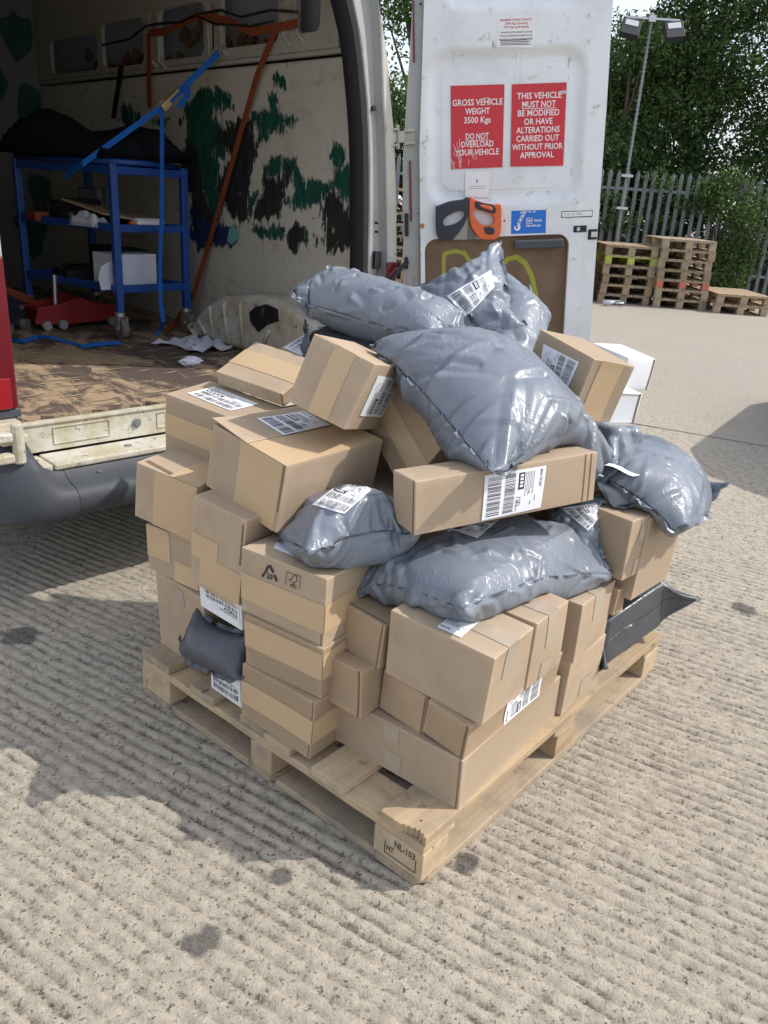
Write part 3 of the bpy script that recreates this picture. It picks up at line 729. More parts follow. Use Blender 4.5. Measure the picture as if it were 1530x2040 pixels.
for x, lift, fwd in ((.071, 0, 0), (.04, .004, 0), (.01, .02, 0), (-.015, .055, .0), (-.032, .10, .002), (-.045, .118, .004), (-.06, .125, .008), (-.10, .125, .025), (-.15, .12, .06), (-.19, .11, .12), (-.215, .10, .22), (-.225, .12, .45), (-.225, .1, .75)):
    s = []
    for k, (y, z) in enumerate(prof):
        yy = y; zz = z
        if k <= 5: 
            zz = z + lift * (1 if k < 4 else (.9 if k == 4 else .72))
            if lift > .08: yy = min(y, -.10 - .012 * k) if k >= 1 else y
        if k == 6: zz = z + lift * .35
        s.append((x, yy + fwd - .010 * (1 if k < 9 else 0), zz))
    secs.append(s)
loft('bumper_corner', secs, M['bumper'], VAN)
secs = []
for x, lift, fwd in ((1.664, 0, 0), (1.70, .02, .0), (1.74, .08, .004), (1.78, .14, .02), (1.82, .15, .08), (1.835, .14, .22), (1.84, .12, .5)):
    secs.append([(x, y + fwd, z + (lift if k <= 4 else 0)) for k, (y, z) in enumerate(prof)])
loft('bumper_corner', secs, M['bumper'], VAN)
mb = MB(); mb.cyl((.18, -.158, .444), .007, .004, 'z', 0, 12); mb.build('bumper_screw', M['steel'], VAN)
# left rear post with its lamp
mb = MB(); mb.box(-.225, -.012, -.02, .12, .50, 2.45); mb.box(-.012, -.004, -.012, .05, .6, 2.45); mb.build('rear_post', M['outer'], VAN, bevel=.01)
mb = MB(); mb.box(-.20, -.010, -.036, -.021, .655, 1.115)
tl = mb.build('tail_lamp', M['redlens'], VAN, bevel=.006)
mb = MB(); mb.box(-.19, -.03, -.041, -.0365, .66, .755); mb.build('reflector', M['brightlens'], tl, bevel=.002)
mb = MB(); mb.box(-.205, -.004, -.034, -.021, .595, .624); mb.box(-.205, -.004, -.033, -.021, .628, .652); mb.build('post_trim', M['bumper'], VAN, bevel=.003)
mb = MB(); mb.box(-.15, -.02, -.075, -.021, .585, .625); mb.box(-.13, -.05, -.20, -.06, .590, .62); mb.tube([(-.085, -.205, .535), (-.085, -.205, .66)], .018, n=12)
mb.box(-.22, -.105, -.23, -.19, .545, .572); mb.box(-.22, -.105, -.23, -.19, .610, .637)
mb.build('door_hinge', M['sill'], VAN, bevel=.006)
# right rear post, traced as four curves in the plane of the opening
rows = [(0, 683, 702, 750, 755), (60, 697, 714, 755, 764), (120, 705, 722, 757, 773), (200, 712, 730, 760, 779), (260, 716, 733, 764, 785), (330, 718, 735, 766, 788), (420, 718.5, 735, 768, 790), (500, 718, 733, 769, 791), (560, 717, 733, 769, 791)]
cur = [[fpl(r[1 + c], r[0], 0) for r in rows] for c in range(4)]
for c in cur:
    a, b = c[0], c[1]; d = (a - b) / (a.z - b.z)
    c.insert(0, a + d * .22 + Vector((-.02, 0, 0))); c.insert(0, c[0] + d * .25 + Vector((-.07, 0, 0)))
    a, b = c[-1], c[-2]; d = (a - b) / (a.z - b.z)
    c.append(a + d * (.72 - a.z)); c.append(Vector((c[-1].x, 0, .49)))
def ribbon(name, L, mat, parent=VAN, smooth=True):
    """lofts a list of curves (same length) into a sheet"""
    n = len(L[0]); vs = [p for c in L for p in c]
    fs = [(k * n + j, k * n + j + 1, k * n + n + j + 1, k * n + n + j) for k in range(len(L) - 1) for j in range(n - 1)]
    o = MB().add(vs, fs).build(name, mat, parent, smooth=smooth)
    e = o.modifiers.new('es', 'EDGE_SPLIT'); e.split_angle = math.radians(40)
    return o
off = lambda c, dx, dy: [p + Vector((dx, dy, 0)) for p in c]
flare = lambda q, dy: [Vector((max(p.x + .02, 1.72 - max(0, p.z - 2.2) * .55), p.y + dy, p.z)) for p in q]
ribbon('door_seal', [off(cur[0], .03, .10), off(cur[0], 0, .06), off(cur[0], 0, .02), off(cur[0], .012, -.006), off(cur[1], -.010, -.010), off(cur[1], 0, .01), off(cur[1], 0, .05)], M['black'])
mid = [(a + b) / 2 for a, b in zip(cur[1], cur[2])]
pst = ribbon('rear_post', [off(cur[1], 0, .05), off(cur[1], .001, .024), off(cur[1], .02, .012), off(mid, -.005, .016), off(mid, .01, .034), off(cur[2], -.012, .030), off(cur[2], 0, .008), off(cur[2], 0, -.004)], M['whitegrey'])
ribbon('outer_side', [off(cur[2], .001, -.004), off(cur[2], .006, -.010), off(cur[3], -.012, -.010), off(cur[3], 0, .004), off(cur[3], .015, .06), off(cur[3], .02, .16), flare(cur[3], .36), flare(cur[3], 2.2), flare(cur[3], 4.0)], M['outer'])
for px, py, r in ((744, 216, .010), (750, 444, .005), (750, 462, .005)):
    p = fpl(px, py, .012); MB().cyl((p.x, .018, p.z), r, -.012, 'y', 0, 14).build('post_hole', M['black'], pst)
mb = MB(); p = fpl(749, 518, .012); mb.box(p.x - .018, p.x + .018, -.002, .02, p.z - .035, p.z + .035); mb.tube([(p.x + .004, .002, p.z - .03), (p.x - .004, 0, p.z - .10), (p.x - .006, .0, p.z - .2)], .005)
mb.build('door_contact', M['black'], pst)
p0 = fpl(768, 522, -.012); p1 = fpl(790, 522, -.012)
mb = MB(); mb.box(p0.x + .004, p1.x - .006, -.024, -.0115, .62, p0.z)
tl = mb.build('tail_lamp', M['redlens'], VAN, bevel=.005)
for q, (px, py) in enumerate(((773, 563), (787, 570))):
    p = fpl(px, py, -.025); mb = MB(); mb.cyl((p.x, -.0245, p.z), .006, -.004, 'y', 0, 10); mb.build('lit_bulb', M['litlens'], tl)
# right inner wall: plywood lining with scraps of torn film, metal structure above it
mb = MB(); mb.box(1.53, 1.562, .22, 3.3, 1.887, 1.905); mb.build('lining_rail', M['rib'], VAN, bevel=.004)
Z1 = lambda X, Y: (X / 1.9615, Y / 1.9615)
def wallpoly(mb, pts, r, jit, rng, m=0):
    P = [rpl(*Z1(*p), r) for p in pts]; out = []
    n = len(P)
    for k in range(n):
        a, b = P[k], P[(k + 1) % n]; L = (b - a).length; q = max(1, int(L / .022))
        for j in range(q):
            w = a.lerp(b, j / q); out.append((r, w.y + rng.normal() * jit, w.z + rng.normal() * jit * 1.3))
    k = len(out); mb.add(out + [(p[0] + .004, p[1], p[2]) for p in out], [tuple(range(k))] + [(i, (i + 1) % k, k + (i + 1) % k, k + i) for i in range(k)], m)
rng = np.random.default_rng(2)
G = [[(770, 350), (835, 345), (905, 370), (912, 420), (865, 430), (835, 440), (850, 470), (905, 540), (880, 570), (895, 620), (850, 612), (862, 690), (850, 750), (880, 800), (838, 870), (800, 820), (790, 760), (750, 740), (738, 620), (722, 560), (730, 480), (705, 478), (735, 400)],
     [(985, 440), (1050, 430), (1050, 372), (1080, 370), (1090, 440), (1165, 470), (1120, 490), (1100, 525), (1080, 500), (1060, 540), (1010, 570), (1000, 500)],
     [(1030, 640), (1070, 615), (1160, 615), (1165, 660), (1190, 700), (1230, 690), (1280, 720), (1320, 660), (1350, 640), (1412, 700), (1412, 800), (1340, 800), (1330, 760), (1300, 740), (1280, 760), (1255, 790), (1220, 790), (1180, 825), (1130, 810), (1110, 790), (1160, 750), (1150, 700), (1100, 680), (1060, 690), (1030, 690)],
     [(1295, 540), (1350, 580), (1350, 620), (1330, 655), (1310, 660), (1296, 600)], [(965, 890), (1040, 890), (1110, 880), (1120, 900), (1110, 935), (1040, 930), (1000, 910)],
     [(1115, 205), (1145, 205), (1145, 245), (1115, 243)], [(1060, 310), (1080, 280), (1110, 300), (1110, 330), (1075, 325)], [(470, 400), (500, 410), (550, 450), (555, 490), (500, 500), (468, 470)],
     [(975, 740), (1010, 760), (1000, 800), (980, 850), (965, 800)], [(1270, 840), (1300, 850), (1285, 900), (1262, 880)], [(1360, 800), (1385, 830), (1390, 930), (1372, 910)], [(1180, 890), (1210, 900), (1205, 945), (1180, 940)], [(875, 470), (905, 475), (900, 492), (878, 490)], [(700, 460), (715, 470), (708, 490), (696, 478)],
     [(590, 470), (660, 465), (640, 490), (600, 486)], [(1228, 920), (1280, 925), (1270, 960), (1235, 950)], [(1290, 950), (1330, 945), (1330, 980), (1290, 985)], [(780, 770), (840, 880), (820, 890), (800, 860)]]
K = [[(835, 510), (900, 492), (950, 460), (1000, 470), (1005, 600), (985, 650), (968, 780), (975, 872), (900, 842), (870, 800), (852, 750), (862, 690), (893, 622), (872, 570), (842, 540)],
     [(1030, 700), (1080, 690), (1110, 650), (1138, 650), (1140, 690), (1120, 740), (1100, 800), (1092, 852), (1030, 850), (985, 832), (1010, 780), (1032, 730)],
     [(1280, 755), (1310, 730), (1340, 790), (1370, 840), (1390, 958), (1340, 980), (1280, 970), (1265, 900), (1265, 820)], [(1120, 890), (1160, 875), (1200, 890), (1180, 958), (1150, 980), (1120, 950)],
     [(730, 540), (770, 600), (790, 720), (830, 860), (770, 860), (740, 760), (700, 660)], [(560, 600), (700, 590), (735, 700), (760, 860), (600, 840), (470, 700)]][:5]
BL = [[(748, 750), (790, 790), (840, 880), (925, 885), (920, 960), (780, 975), (745, 930)]]
gf = np.arange(.16, 3.30, .0125); gz = np.arange(FZ + .001, 1.886, .0125); GF, GZ = np.meshgrid(gf, gz, indexing='ij')
def film(polys):
    best = np.full(GF.shape, -1.0)
    for pts in polys:
        P = [rpl(*Z1(*p), 1.5495) for p in pts]; ins = np.zeros(GF.shape, bool); ds = np.full(GF.shape, 9.0)
        for p, q in zip(P, P[1:] + P[:1]):
            y0, z0, y1, z1 = p.y, p.z, q.y, q.z
            cr = ((z0 > GZ) != (z1 > GZ)) & (GF < (y1 - y0) * (GZ - z0) / (z1 - z0 + 1e-12) + y0); ins ^= cr
            tt = np.clip(((GF - y0) * (y1 - y0) + (GZ - z0) * (z1 - z0)) / ((y1 - y0) ** 2 + (z1 - z0) ** 2 + 1e-12), 0, 1); ds = np.minimum(ds, np.hypot(GF - y0 - tt * (y1 - y0), GZ - z0 - tt * (z1 - z0)))
        best = np.maximum(best, np.where(ins, ds, -ds) * 1.0)
    return np.clip(best, -.12, .12)
nx, ny = GF.shape; I = np.arange(nx * ny).reshape(nx, ny); F = np.stack([I[:-1, :-1], I[:-1, 1:], I[1:, 1:], I[1:, :-1]], -1).reshape(-1, 4).tolist()
ww = .004 * np.sin(GF * 3) * np.sin(GZ * 4)
mb = MB(); mb.add(np.stack([1.5495 + ww, GF, GZ], -1).reshape(-1, 3).tolist(), F); lin = mb.build('wall_lining', M['lining'], VAN, fixn=False, smooth=True)
sd = lin.modifiers.new('thickness', 'SOLIDIFY'); sd.thickness = .012; sd.offset = -1
for nm, polys in (('film_green', G), ('film_black', K), ('film_blue', BL)):
    at = lin.data.attributes.new(nm, 'FLOAT', 'POINT'); at.data.foreach_set('value', film(polys).ravel().astype(np.float32))
mb = MB(); wallpoly(mb, [(885, 940), (895, 900), (910, 878), (932, 915), (925, 935), (903, 955)], 1.53, .001, rng); mb.build('mint_scrap', M['mint'], VAN, fixn=False)
# upper structure with its openings
def fz(px, py, r=1.54): p = rpl(px, py, r); return p.y, p.z
holes = []
for x0, y0, x1, y1 in ((103, 76, 196, 150), (206, 42, 287, 134), (321, 12, 407, 116), (444, -40, 556, 90), (594, -40, 640, 64)):
    a = [fz(x0, y0), fz(x1, y0), fz(x1, y1), fz(x0, y1)]
    fa = max(a[0][0], a[3][0]) * .5 + min(a[0][0], a[3][0]) * .5; fb = (a[1][0] + a[2][0]) / 2
    zt = (a[0][1] + a[1][1]) / 2; zb = (a[2][1] + a[3][1]) / 2
    holes.append(rrect(min(fa, fb), max(fa, fb), max(1.935, zb), min(2.33, max(zt, zb + .2)), .035))
for x0, y0, x1, y1 in ((300, 26, 310, 110), (418, 10, 428, 100)):
    f0, z0 = fz(x1, y1); f1, z1 = fz(x0, y0); holes.append(rrect(f0, f1, max(1.94, z0), z1, .012))
me = plate_mesh([(.30, 1.9065), (3.3, 1.9065), (3.3, 2.42), (.30, 2.42)], holes, -.012, .012, .006)
RM = Matrix(((0, 0, 1, 1.545), (1, 0, 0, 0), (0, 1, 0, 0), (0, 0, 0, 1)))
mb = MB().mesh(me, 0, RM)
mb.build('upper_wall_frame', M['rib'], VAN)
for px, y0, y1 in ((296, 22, 120), (313, 26, 122), (412, 10, 110), (436, 5, 95), (562, -10, 75), (588, -20, 68)):
    a = rpl(px, y0, 1.53); b = rpl(px + 4, y1, 1.53); b2 = rpl(px + 18, y1 + 14, 1.53)
    MB().tube([a, b.lerp(a, .1), b, b2], .008, n=7).build('wall_rib', M['rib'], VAN, smooth=True)
mb = MB(); mb.box(1.655, 1.67, .34, 3.3, 1.2, 2.46); mb.build('side_skin', M['skin'], VAN)
mb = MB(); mb.box(1.60, 1.652, .2, 3.0, 1.90, 1.955); rng = np.random.default_rng(9)
for k in range(60):
    f = rng.uniform(.25, 2.8); z = 1.93 + abs(rng.normal()) * .035 + (.12 * rng.random() if .9 < f < 1.7 else 0); mb.cyl((1.60 + rng.normal() * .01, f, z), .02 + .025 * rng.random(), .03, 'x', 0, 7, .015)
mb.build('brown_foam', M['foam'], VAN)
# wheel arch
AR = 1.335
ap = [rpl(370, 668, AR), rpl(386, 634, AR), rpl(408, 606, AR), rpl(440, 590, AR), rpl(500, 587, AR), rpl(545, 596, AR), rpl(585, 622, AR), rpl(640, 662, AR), rpl(660, 690, AR)]
poly = [(p.y, max(p.z, FZ + .001)) for p in ap]; poly[0] = (poly[0][0], FZ + .001); poly[-1] = (poly[-1][0], FZ + .001)
mb = MB(); n = len(poly)
mb.prism(poly, 0, .212, 0, Matrix(((0, 0, 1, AR), (1, 0, 0, 0), (0, 1, 0, 0), (0, 0, 0, 1))))
arch = mb.build('wheel_arch', M['arch'], VAN, bevel=.03, segs=3)
for a, b in (((395, 640), (410, 664)), ((418, 612), (424, 672)), ((446, 606), (452, 680)), ((478, 606), (484, 690)), ((535, 660), (525, 690)), ((375, 650), (392, 672))):
    A0 = rpl(*a, AR - .004); B0 = rpl(*b, AR - .004); C0 = Vector((AR + .03, A0.y, A0.z + .012))
    MB().tube([C0, A0, B0], .010, n=7).build('arch_rib', M['arch'], arch, smooth=True)
mb = MB(); wp = [(508, 612), (530, 606), (552, 616), (554, 640), (530, 648), (514, 662), (498, 640), (496, 622)]
P = [rpl(*p, AR - .006) for p in wp]; k = len(P)
mb.add(P + [p + Vector((.006, 0, 0)) for p in P], [tuple(range(k))] + [(i, (i + 1) % k, k + (i + 1) % k, k + i) for i in range(k)]); mb.build('torn_hole', M['blackfilm'], arch, fixn=False)
# bulkhead, left wall, roof, underside, wheels
mb = MB(); mb.box(-.24, 1.70, 3.302, 3.33, .5, 2.5); mb.build('bulkhead', M['inner'], VAN)
rng = np.random.default_rng(31)
for k in range(16):
    mb = MB(); x = rng.uniform(.5, 1.5); z = rng.uniform(.9, 2.3); s = rng.uniform(.05, .16); pl = []
    for j in range(11): a = 2 * math.pi * j / 11; rr = s * rng.uniform(.6, 1.15); pl.append((x + rr * math.cos(a), z + rr * 1.5 * math.sin(a)))
    mb.add([(p[0], 3.296 - .0004 * k, p[1]) for p in pl], [tuple(range(11))]); mb.build('green_film', M['green'], VAN, fixn=False)
mb = MB(); mb.box(-.16, -.12, .05, 3.3, .5, 2.5); mb.build('left_lining', M['lining'], VAN)
mb = MB(); mb.box(-.26, -.225, .12, 4.2, .45, 2.3); mb.build('outer_side', M['outer'], VAN, bevel=.01)
mb = MB()
prf = [(-.26, 2.3), (-.2, 2.44), (-.05, 2.53), (.3, 2.58), (.75, 2.59), (1.2, 2.58), (1.42, 2.53), (1.53, 2.45), (1.5, 2.42), (1.4, 2.49), (1.2, 2.545), (.75, 2.56), (.3, 2.55), (-.03, 2.5), (-.17, 2.42), (-.23, 2.3)]
mb.prism(prf, -.0, 4.1, 0, Matrix(((1, 0, 0, 0), (0, 0, 1, 0), (0, 1, 0, 0), (0, 0, 0, 1)))); mb.build('roof', M['outer'], VAN, smooth=False)
mb = MB(); mb.box(-.1, 1.5, -.01, .06, 2.37, 2.56); mb.build('rear_header', M['whitegrey'], VAN, bevel=.02)
mb = MB(); mb.box(-.2, 1.68, -.045, 4.0, .36, .46); mb.box(-.2, 1.68, .03, 4.0, .46, .57); mb.box(.1, 1.45, 1.05, 1.2, .26, .38); mb.build('underbody', M['black'], VAN)
for x in (-.16, 1.42):
    w = MB(); w.cyl((x, 1.12, .33), .33, .2, 'x', 0, 30); w.build('wheel', M['black'], VAN, bevel=.03)
# ------------------------------------------------------------------ opened right rear door
LAM, PHI = math.radians(3.2), math.radians(138.9)
ax = Vector((-math.sin(LAM), 0, math.cos(LAM))); RQ = Matrix.Rotation(PHI, 3, ax)
DU = RQ @ Vector((-1, 0, 0)); DW = RQ @ Vector((0, 0, 1)); DW = (DW - DU * DW.dot(DU)).normalized(); DN = DU.cross(DW)
DO = Vector((1.63, -.02, 1.58))
DM = Matrix(((DU.x, DW.x, DN.x, DO.x), (DU.y, DW.y, DN.y, DO.y), (DU.z, DW.z, DN.z, DO.z), (0, 0, 0, 1)))
DI = DM.inverted()
def st(px, py, n=0.0):
    """pixel -> door plane coordinates"""
    nw = ER * DN.x + EF * DN.y + np.array([0, 0, DN.z]); P0 = vw(DO + DN * n)
    q = DI @ vl(onpl(px, py, P0, nw)); return q.x, q.y
PF = .027
mb = MB()
mb.prism([(-.015, -1.03), (.82, -1.03), (.82, .44), (.80, .78), (.10, .86), (.055, .5), (.0, -.1)], -.035, -.002, 1)
out = [(.062, -1.03), (.827, -1.03), (.829, .1), (.824, .46), (.805, .76), (.13, .84), (.092, .47), (.066, -.05)]
x0, y1 = st(850, 100, PF); x1, _ = st(1176, 100, PF); _, y0 = st(1000, 408, PF)
h1 = rrect(x0 + .015, x1, y0, y1, .085)
bx0, by1 = st(846, 477, PF); bx1, _ = st(1134, 477, PF)
h2 = rrect(bx0, bx1, -1.0, by1, .05)
tx0, ty0 = st(880, 27, PF); tx1, _ = st(1178, 27, PF)
h3 = rrect(tx0, tx1 - .01, ty0, .70, .06)
g1 = (x0 - .012, x1 + .006, y0 - .012, y1 + .012, .10); g3 = (tx0, tx1 - .01, ty0, .70, .07)
me = plate_mesh(out, [rrect(*g1, n=10), h2, rrect(*g3, n=10)], 0, PF, .0)
mb.mesh(me, 0)
def pressing(g, w, depth, step):
    """a soft pressed recess: rings of the rounded outline running down to a flat floor"""
    rows = []; K = 9
    for k in range(K + 1):
        q = k / K; d = w * q; z = PF - (PF - depth) * (.5 - .5 * math.cos(math.pi * q))
        rows.append([(x, y, z) for x, y in rrect(g[0] + d, g[1] - d, g[2] + d, g[3] - d, max(.02, g[4] - d * .6), n=10)])
    if step:
        e = w + .016; rows.append([(x, y, depth) for x, y in rrect(g[0] + e, g[1] - e, g[2] + e, g[3] - e, .055, n=10)]); e += .006
        rows.append([(x, y, depth + step) for x, y in rrect(g[0] + e, g[1] - e, g[2] + e, g[3] - e, .052, n=10)])
    n = len(rows[0]); vs = [p for r in rows for p in r]
    fs = [(k * n + j, k * n + (j + 1) % n, k * n + n + (j + 1) % n, k * n + n + j) for k in range(len(rows) - 1) for j in range(n)] + [tuple((len(rows) - 1) * n + j for j in range(n))]
    mb.add(vs, fs, 0)
pressing(g1, .052, .0035, .004); pressing(g3, .05, .004, .003)
door = mb.build('rear_door', [M['white'], M['whitegrey']], VAN); door.matrix_local = DM
for p in door.data.polygons: p.use_smooth = len(p.vertices) == 4 and p.material_index == 0 and abs(p.normal.z) < .9995
es = door.modifiers.new('edges', 'EDGE_SPLIT'); es.split_angle = math.radians(35)
for (px, y0_, y1_) in ((815, 320, 440), (826, 0, 125)):
    mb = MB(); a = st(px, y0_); b = st(px + (2 if y0_ else -3), y1_); mb.box(min(a[0], b[0]), min(a[0], b[0]) + .008, b[1], a[1], -.002, .004)
    mb.build('red_reflector_strip', M['redlens'], door)
for p, q in (((806, 425), (812, 470)), ((806, 512), (811, 535))):
    a = st(*p); b = st(*q); MB().box(min(a[0], b[0]), max(a[0], b[0]) + .004, b[1], a[1], -.002, .01).build('edge_slot', M['black'], door)
mb = MB(); a = st(811, 520); mb.tube([DI @ DM @ Vector((a[0], a[1], .012)), DI @ Vector((1.60, -.05, 1.03)), DI @ Vector((1.575, -.01, .98))], .010, n=8); mb.build('check_strap', M['black'], door, smooth=True)
nx, ny = 150, 150; gx = np.linspace(bx0 - .02, bx1 + .02, nx); gy = np.linspace(-1.01, by1 + .02, ny); GX, GY = np.meshgrid(gx, gy, indexing='ij'); dist = np.full(GX.shape, 9.0)
for pts, w in (([(884, 548), (884, 522), (885, 506), (905, 500), (925, 504), (936, 520), (938, 548)], .0085), ([(1000, 528), (1012, 516), (1030, 512), (1046, 524), (1060, 552), (1067, 585), (1069, 630)], .0105)):
    P = [np.array(st(*p, .006)) for p in pts]
    for p, q in zip(P[:-1], P[1:]):
        d = q - p; tt = np.clip(((GX - p[0]) * d[0] + (GY - p[1]) * d[1]) / (d @ d), 0, 1); dist = np.minimum(dist, np.hypot(GX - p[0] - tt * d[0], GY - p[1] - tt * d[1]) / w)
I = np.arange(nx * ny).reshape(nx, ny); F = np.stack([I[:-1, :-1], I[1:, :-1], I[1:, 1:], I[:-1, 1:]], -1).reshape(-1, 4).tolist()
mb = MB(); mb.add(np.stack([GX, GY, np.full(GX.shape, .0065)], -1).reshape(-1, 3).tolist(), F); k0 = len(mb.v); mb.box(gx[0], gx[-1], gy[0], gy[-1], .0002, .0064)
o = mb.build('plywood_panel', M['plyboard'], door, fixn=False)
at = o.data.attributes.new('spray', 'FLOAT', 'POINT'); at.data.foreach_set('value', np.concatenate([np.clip(1.55 - dist.ravel(), 0, 1), np.zeros(8)]).astype(np.float32))
a = st(1023, 479, .03); b = st(1120, 492, .03)
mb = MB(); mb.box(a[0], b[0], b[1], a[1], .03, .052); mb.box(a[0] + .01, a[0] + .03, b[1] + .004, a[1] - .004, .006, .03); mb.box(b[0] - .03, b[0] - .01, b[1] + .004, a[1] - .004, .006, .03)
mb.build('pull_handle', M['bumper'], door, bevel=.006)
a = st(841, 450, PF); mb = MB(); mb.cyl((a[0], a[1], PF - .002), .010, .006, 'z', 0, 18); mb.build('rubber_stop', M['orange'] if False else plain('amber_rubber', (.42, .19, .05), .6), door, bevel=.002)
for px, py, r in ((833, 425, .003), (1005, 440, .004), (838, 8, .005)): a = st(px, py, PF); MB().cyl((a[0], a[1], PF - .003), r, .0036, 'z', 0, 10).build('screw_hole', M['black'], door)
a = st(1143, 450, PF); b = st(1168, 462, PF)
mb = MB(); mb.box(a[0], b[0], b[1], a[1], PF - .003, PF + .004, 0); mb.box(a[0] + .012, a[0] + .026, b[1] + .006, a[1] - .006, PF + .004, PF + .008, 1)
mb.build('lock_button', [M['black'], M['steel']], door, bevel=.001)
a = st(1172, 457, PF); b = st(1187, 477, PF)
mb = MB(); mb.box(a[0], b[0] + .004, b[1], a[1], PF - .014, PF + .003, 0); mb.box(a[0] + .012, b[0] + .005, b[1] + .01, a[1] - .01, PF + .003, PF + .006, 1); mb.build('door_latch', [M['black'], M['steel']], door, bevel=.0015)
p = DI @ fpl(768, 270, -.02)
mb = MB()
for z in (-.030, .018):
    mb.box(.005, .050, z, z + .012, -.002, .018)
mb.box(.005, .05, -.03, .03, -.004, .001); mb.box(-.02, .01, -.022, .022, -.02, .012)
mb.box(-.055, -.018, -.034, -.026, -.02, .03); mb.box(-.055, -.018, .024, .032, -.02, .03); mb.box(-.056, -.05, -.03, .03, -.02, .03); mb.tube([(-.02, -.045, .0), (-.02, .045, .0)], .008, n=10)
mb.box(-.045, -.028, -.02, .02, -.02, .02)
mb.build('door_hinge', M['rib'], door, bevel=.003)
# stickers: one flat mesh each, lettering included
def fit_text(mb, t, cx, cy, w, z, m, bold=.02, h=None, rot=0, under=False):
    me = text_mesh(t, 1, bold); xs = [v.co.x for v in me.vertices]; ys = [v.co.y for v in me.vertices]
    k = w / (max(xs) - min(xs)); kh = k if h is None else h / .70
    T = Matrix.Translation((cx, cy, z)) @ Matrix.Rotation(rot, 4, 'Z') @ Matrix.Diagonal((k, kh, 1, 1)) @ Matrix.Translation((-(max(xs) + min(xs)) / 2, -.35, 0))
    mb.mesh(me, m, T)
    if under: mb.box(cx - w / 2, cx + w / 2, cy - kh * .52, cy - kh * .45, z - .0001, z + .00005, m)
    bpy.data.meshes.remove(me)
Zs = .0105
def sticker(corners, base_m, n=Zs):
    a = [st(*c, n) for c in corners]; mb = MB()
    mb.add([(p[0], p[1], n) for p in a] + [(p[0], p[1], n + .0006) for p in a], [(4, 5, 6, 7), (0, 1, 5, 4), (1, 2, 6, 5), (2, 3, 7, 6), (3, 0, 4, 7)], base_m)
    return mb, a
ROT = math.radians(0)
mb, a = sticker([(898, 171), (1005, 168), (1001, 333), (899, 337)], 0)
W0 = a[1][0] - a[0][0]; H0 = a[0][1] - a[3][1]; cx = (a[0][0] + a[1][0] + a[2][0] + a[3][0]) / 4
for t, fy, fw, un in (('GROSS VEHICLE', .20, .94, 0), ('WEIGHT', .305, .46, 0), ('3500 Kgs', .41, .5, 0), ('DO NOT', .605, .44, 1), ('OVERLOAD', .70, .63, 0), ('YOUR VEHICLE', .80, .84, 0)):
    fit_text(mb, t, cx, a[0][1] - H0 * fy, W0 * fw, Zs + .001, 1, .013, h=.0225, under=un)
fit_text(mb, 'www.vehiclesigns', cx + W0 * .32, a[0][1] - H0 * .965, W0 * .22, Zs + .001, 1, 0) if False else None
rng = np.random.default_rng(14)
for k in range(26):                                        # scratches through the vinyl
    x = a[3][0] + W0 * (.02 + .2 * rng.random() + (.3 if k > 18 else 0)); y = a[3][1] + H0 * (.02 + .30 * rng.random()); l = rng.uniform(.004, .02); d = rng.uniform(-1.9, -1.1)
    mb.box(-l, l, -.0006, .0006, Zs + .0012, Zs + .0014, 1, Matrix.Translation((x, y, 0)) @ Matrix.Rotation(d, 4, 'Z'))
for k in range(14):
    x = a[0][0] + W0 * (.58 + .16 * k / 14); y = a[0][1] - H0 * (.175 - .02 * math.sin(k / 14 * 3)); mb.box(-.004, .004, -.0012, .0012, Zs + .0012, Zs + .0014, 1, Matrix.Translation((x, y, 0)) @ Matrix.Rotation(.15 * rng.normal(), 4, 'Z'))
mb.build('weight_sign', [M['redsign'], M['signwhite']], door, fixn=False)
mb, a = sticker([(1020, 168), (1129, 164), (1122, 330), (1017, 332)], 0)
W0 = a[1][0] - a[0][0]; H0 = a[0][1] - a[3][1]; cx = (a[0][0] + a[1][0] + a[2][0] + a[3][0]) / 4
for t, fy, fw, un in (('THIS VEHICLE', .14, .82, 0), ('MUST NOT', .243, .62, 1), ('BE MODIFIED', .347, .77, 0), ('OR HAVE', .45, .53, 0), ('ALTERATIONS', .553, .81, 0), ('CARRIED OUT', .656, .80, 0), ('WITHOUT PRIOR', .76, .95, 0), ('APPROVAL', .862, .64, 0)):
    fit_text(mb, t, cx, a[0][1] - H0 * fy, W0 * fw, Zs + .001, 1, .013, h=.0225, under=un)
for k in range(16):
    x = a[1][0] - W0 * .12 * rng.random(); y = a[1][1] - H0 * (.1 + .03 * rng.random()); mb.box(-.007, .007, -.0007, .0007, Zs + .0012, Zs + .0014, 1, Matrix.Translation((x, y, 0)) @ Matrix.Rotation(.12 + .2 * rng.normal(), 4, 'Z'))
mb.build('modification_sign', [M['redsign'], M['signwhite']], door, fixn=False)
mb, a = sticker([(992, 33), (1066, 33), (1061, 95), (990, 94)], 0, PF + .0006)
W0 = a[1][0] - a[0][0]; H0 = a[0][1] - a[3][1]; cx = (a[0][0] + a[1][0]) / 2
for k, (t, fw, m) in enumerate((('MAXIMUM TOWING CAPACITY', .86, 1), ('2000 Kgs (braked)', .62, 1), ('750 Kgs (unbraked)', .68, 1), ('TRAILER PLATED WEIGHT CAN BE', .86, 2), ("FOUND ON MANUFACTURER'S PLATE", .88, 2), ('MOUNTED ON TRAILER DRAWBAR FRAME', .9, 2))):
    fit_text(mb, t, cx, a[0][1] - H0 * (.12 + .115 * k + (.06 if k > 2 else 0)), W0 * fw, PF + .0016, m, .02, h=.0075 if k < 3 else .0055)
for k in range(4): mb.box(cx - W0 * .42, cx + W0 * (.40 - .08 * (k % 2)), a[3][1] + H0 * (.05 + .05 * k), a[3][1] + H0 * (.05 + .05 * k) + .0022, PF + .0013, PF + .0016, 2)
mb.build('towing_label', [M['signwhite'], M['redink'], M['ink']], door, fixn=False)
mb, a = sticker([(927, 342), (975, 341), (974, 393), (926, 394)], 0)
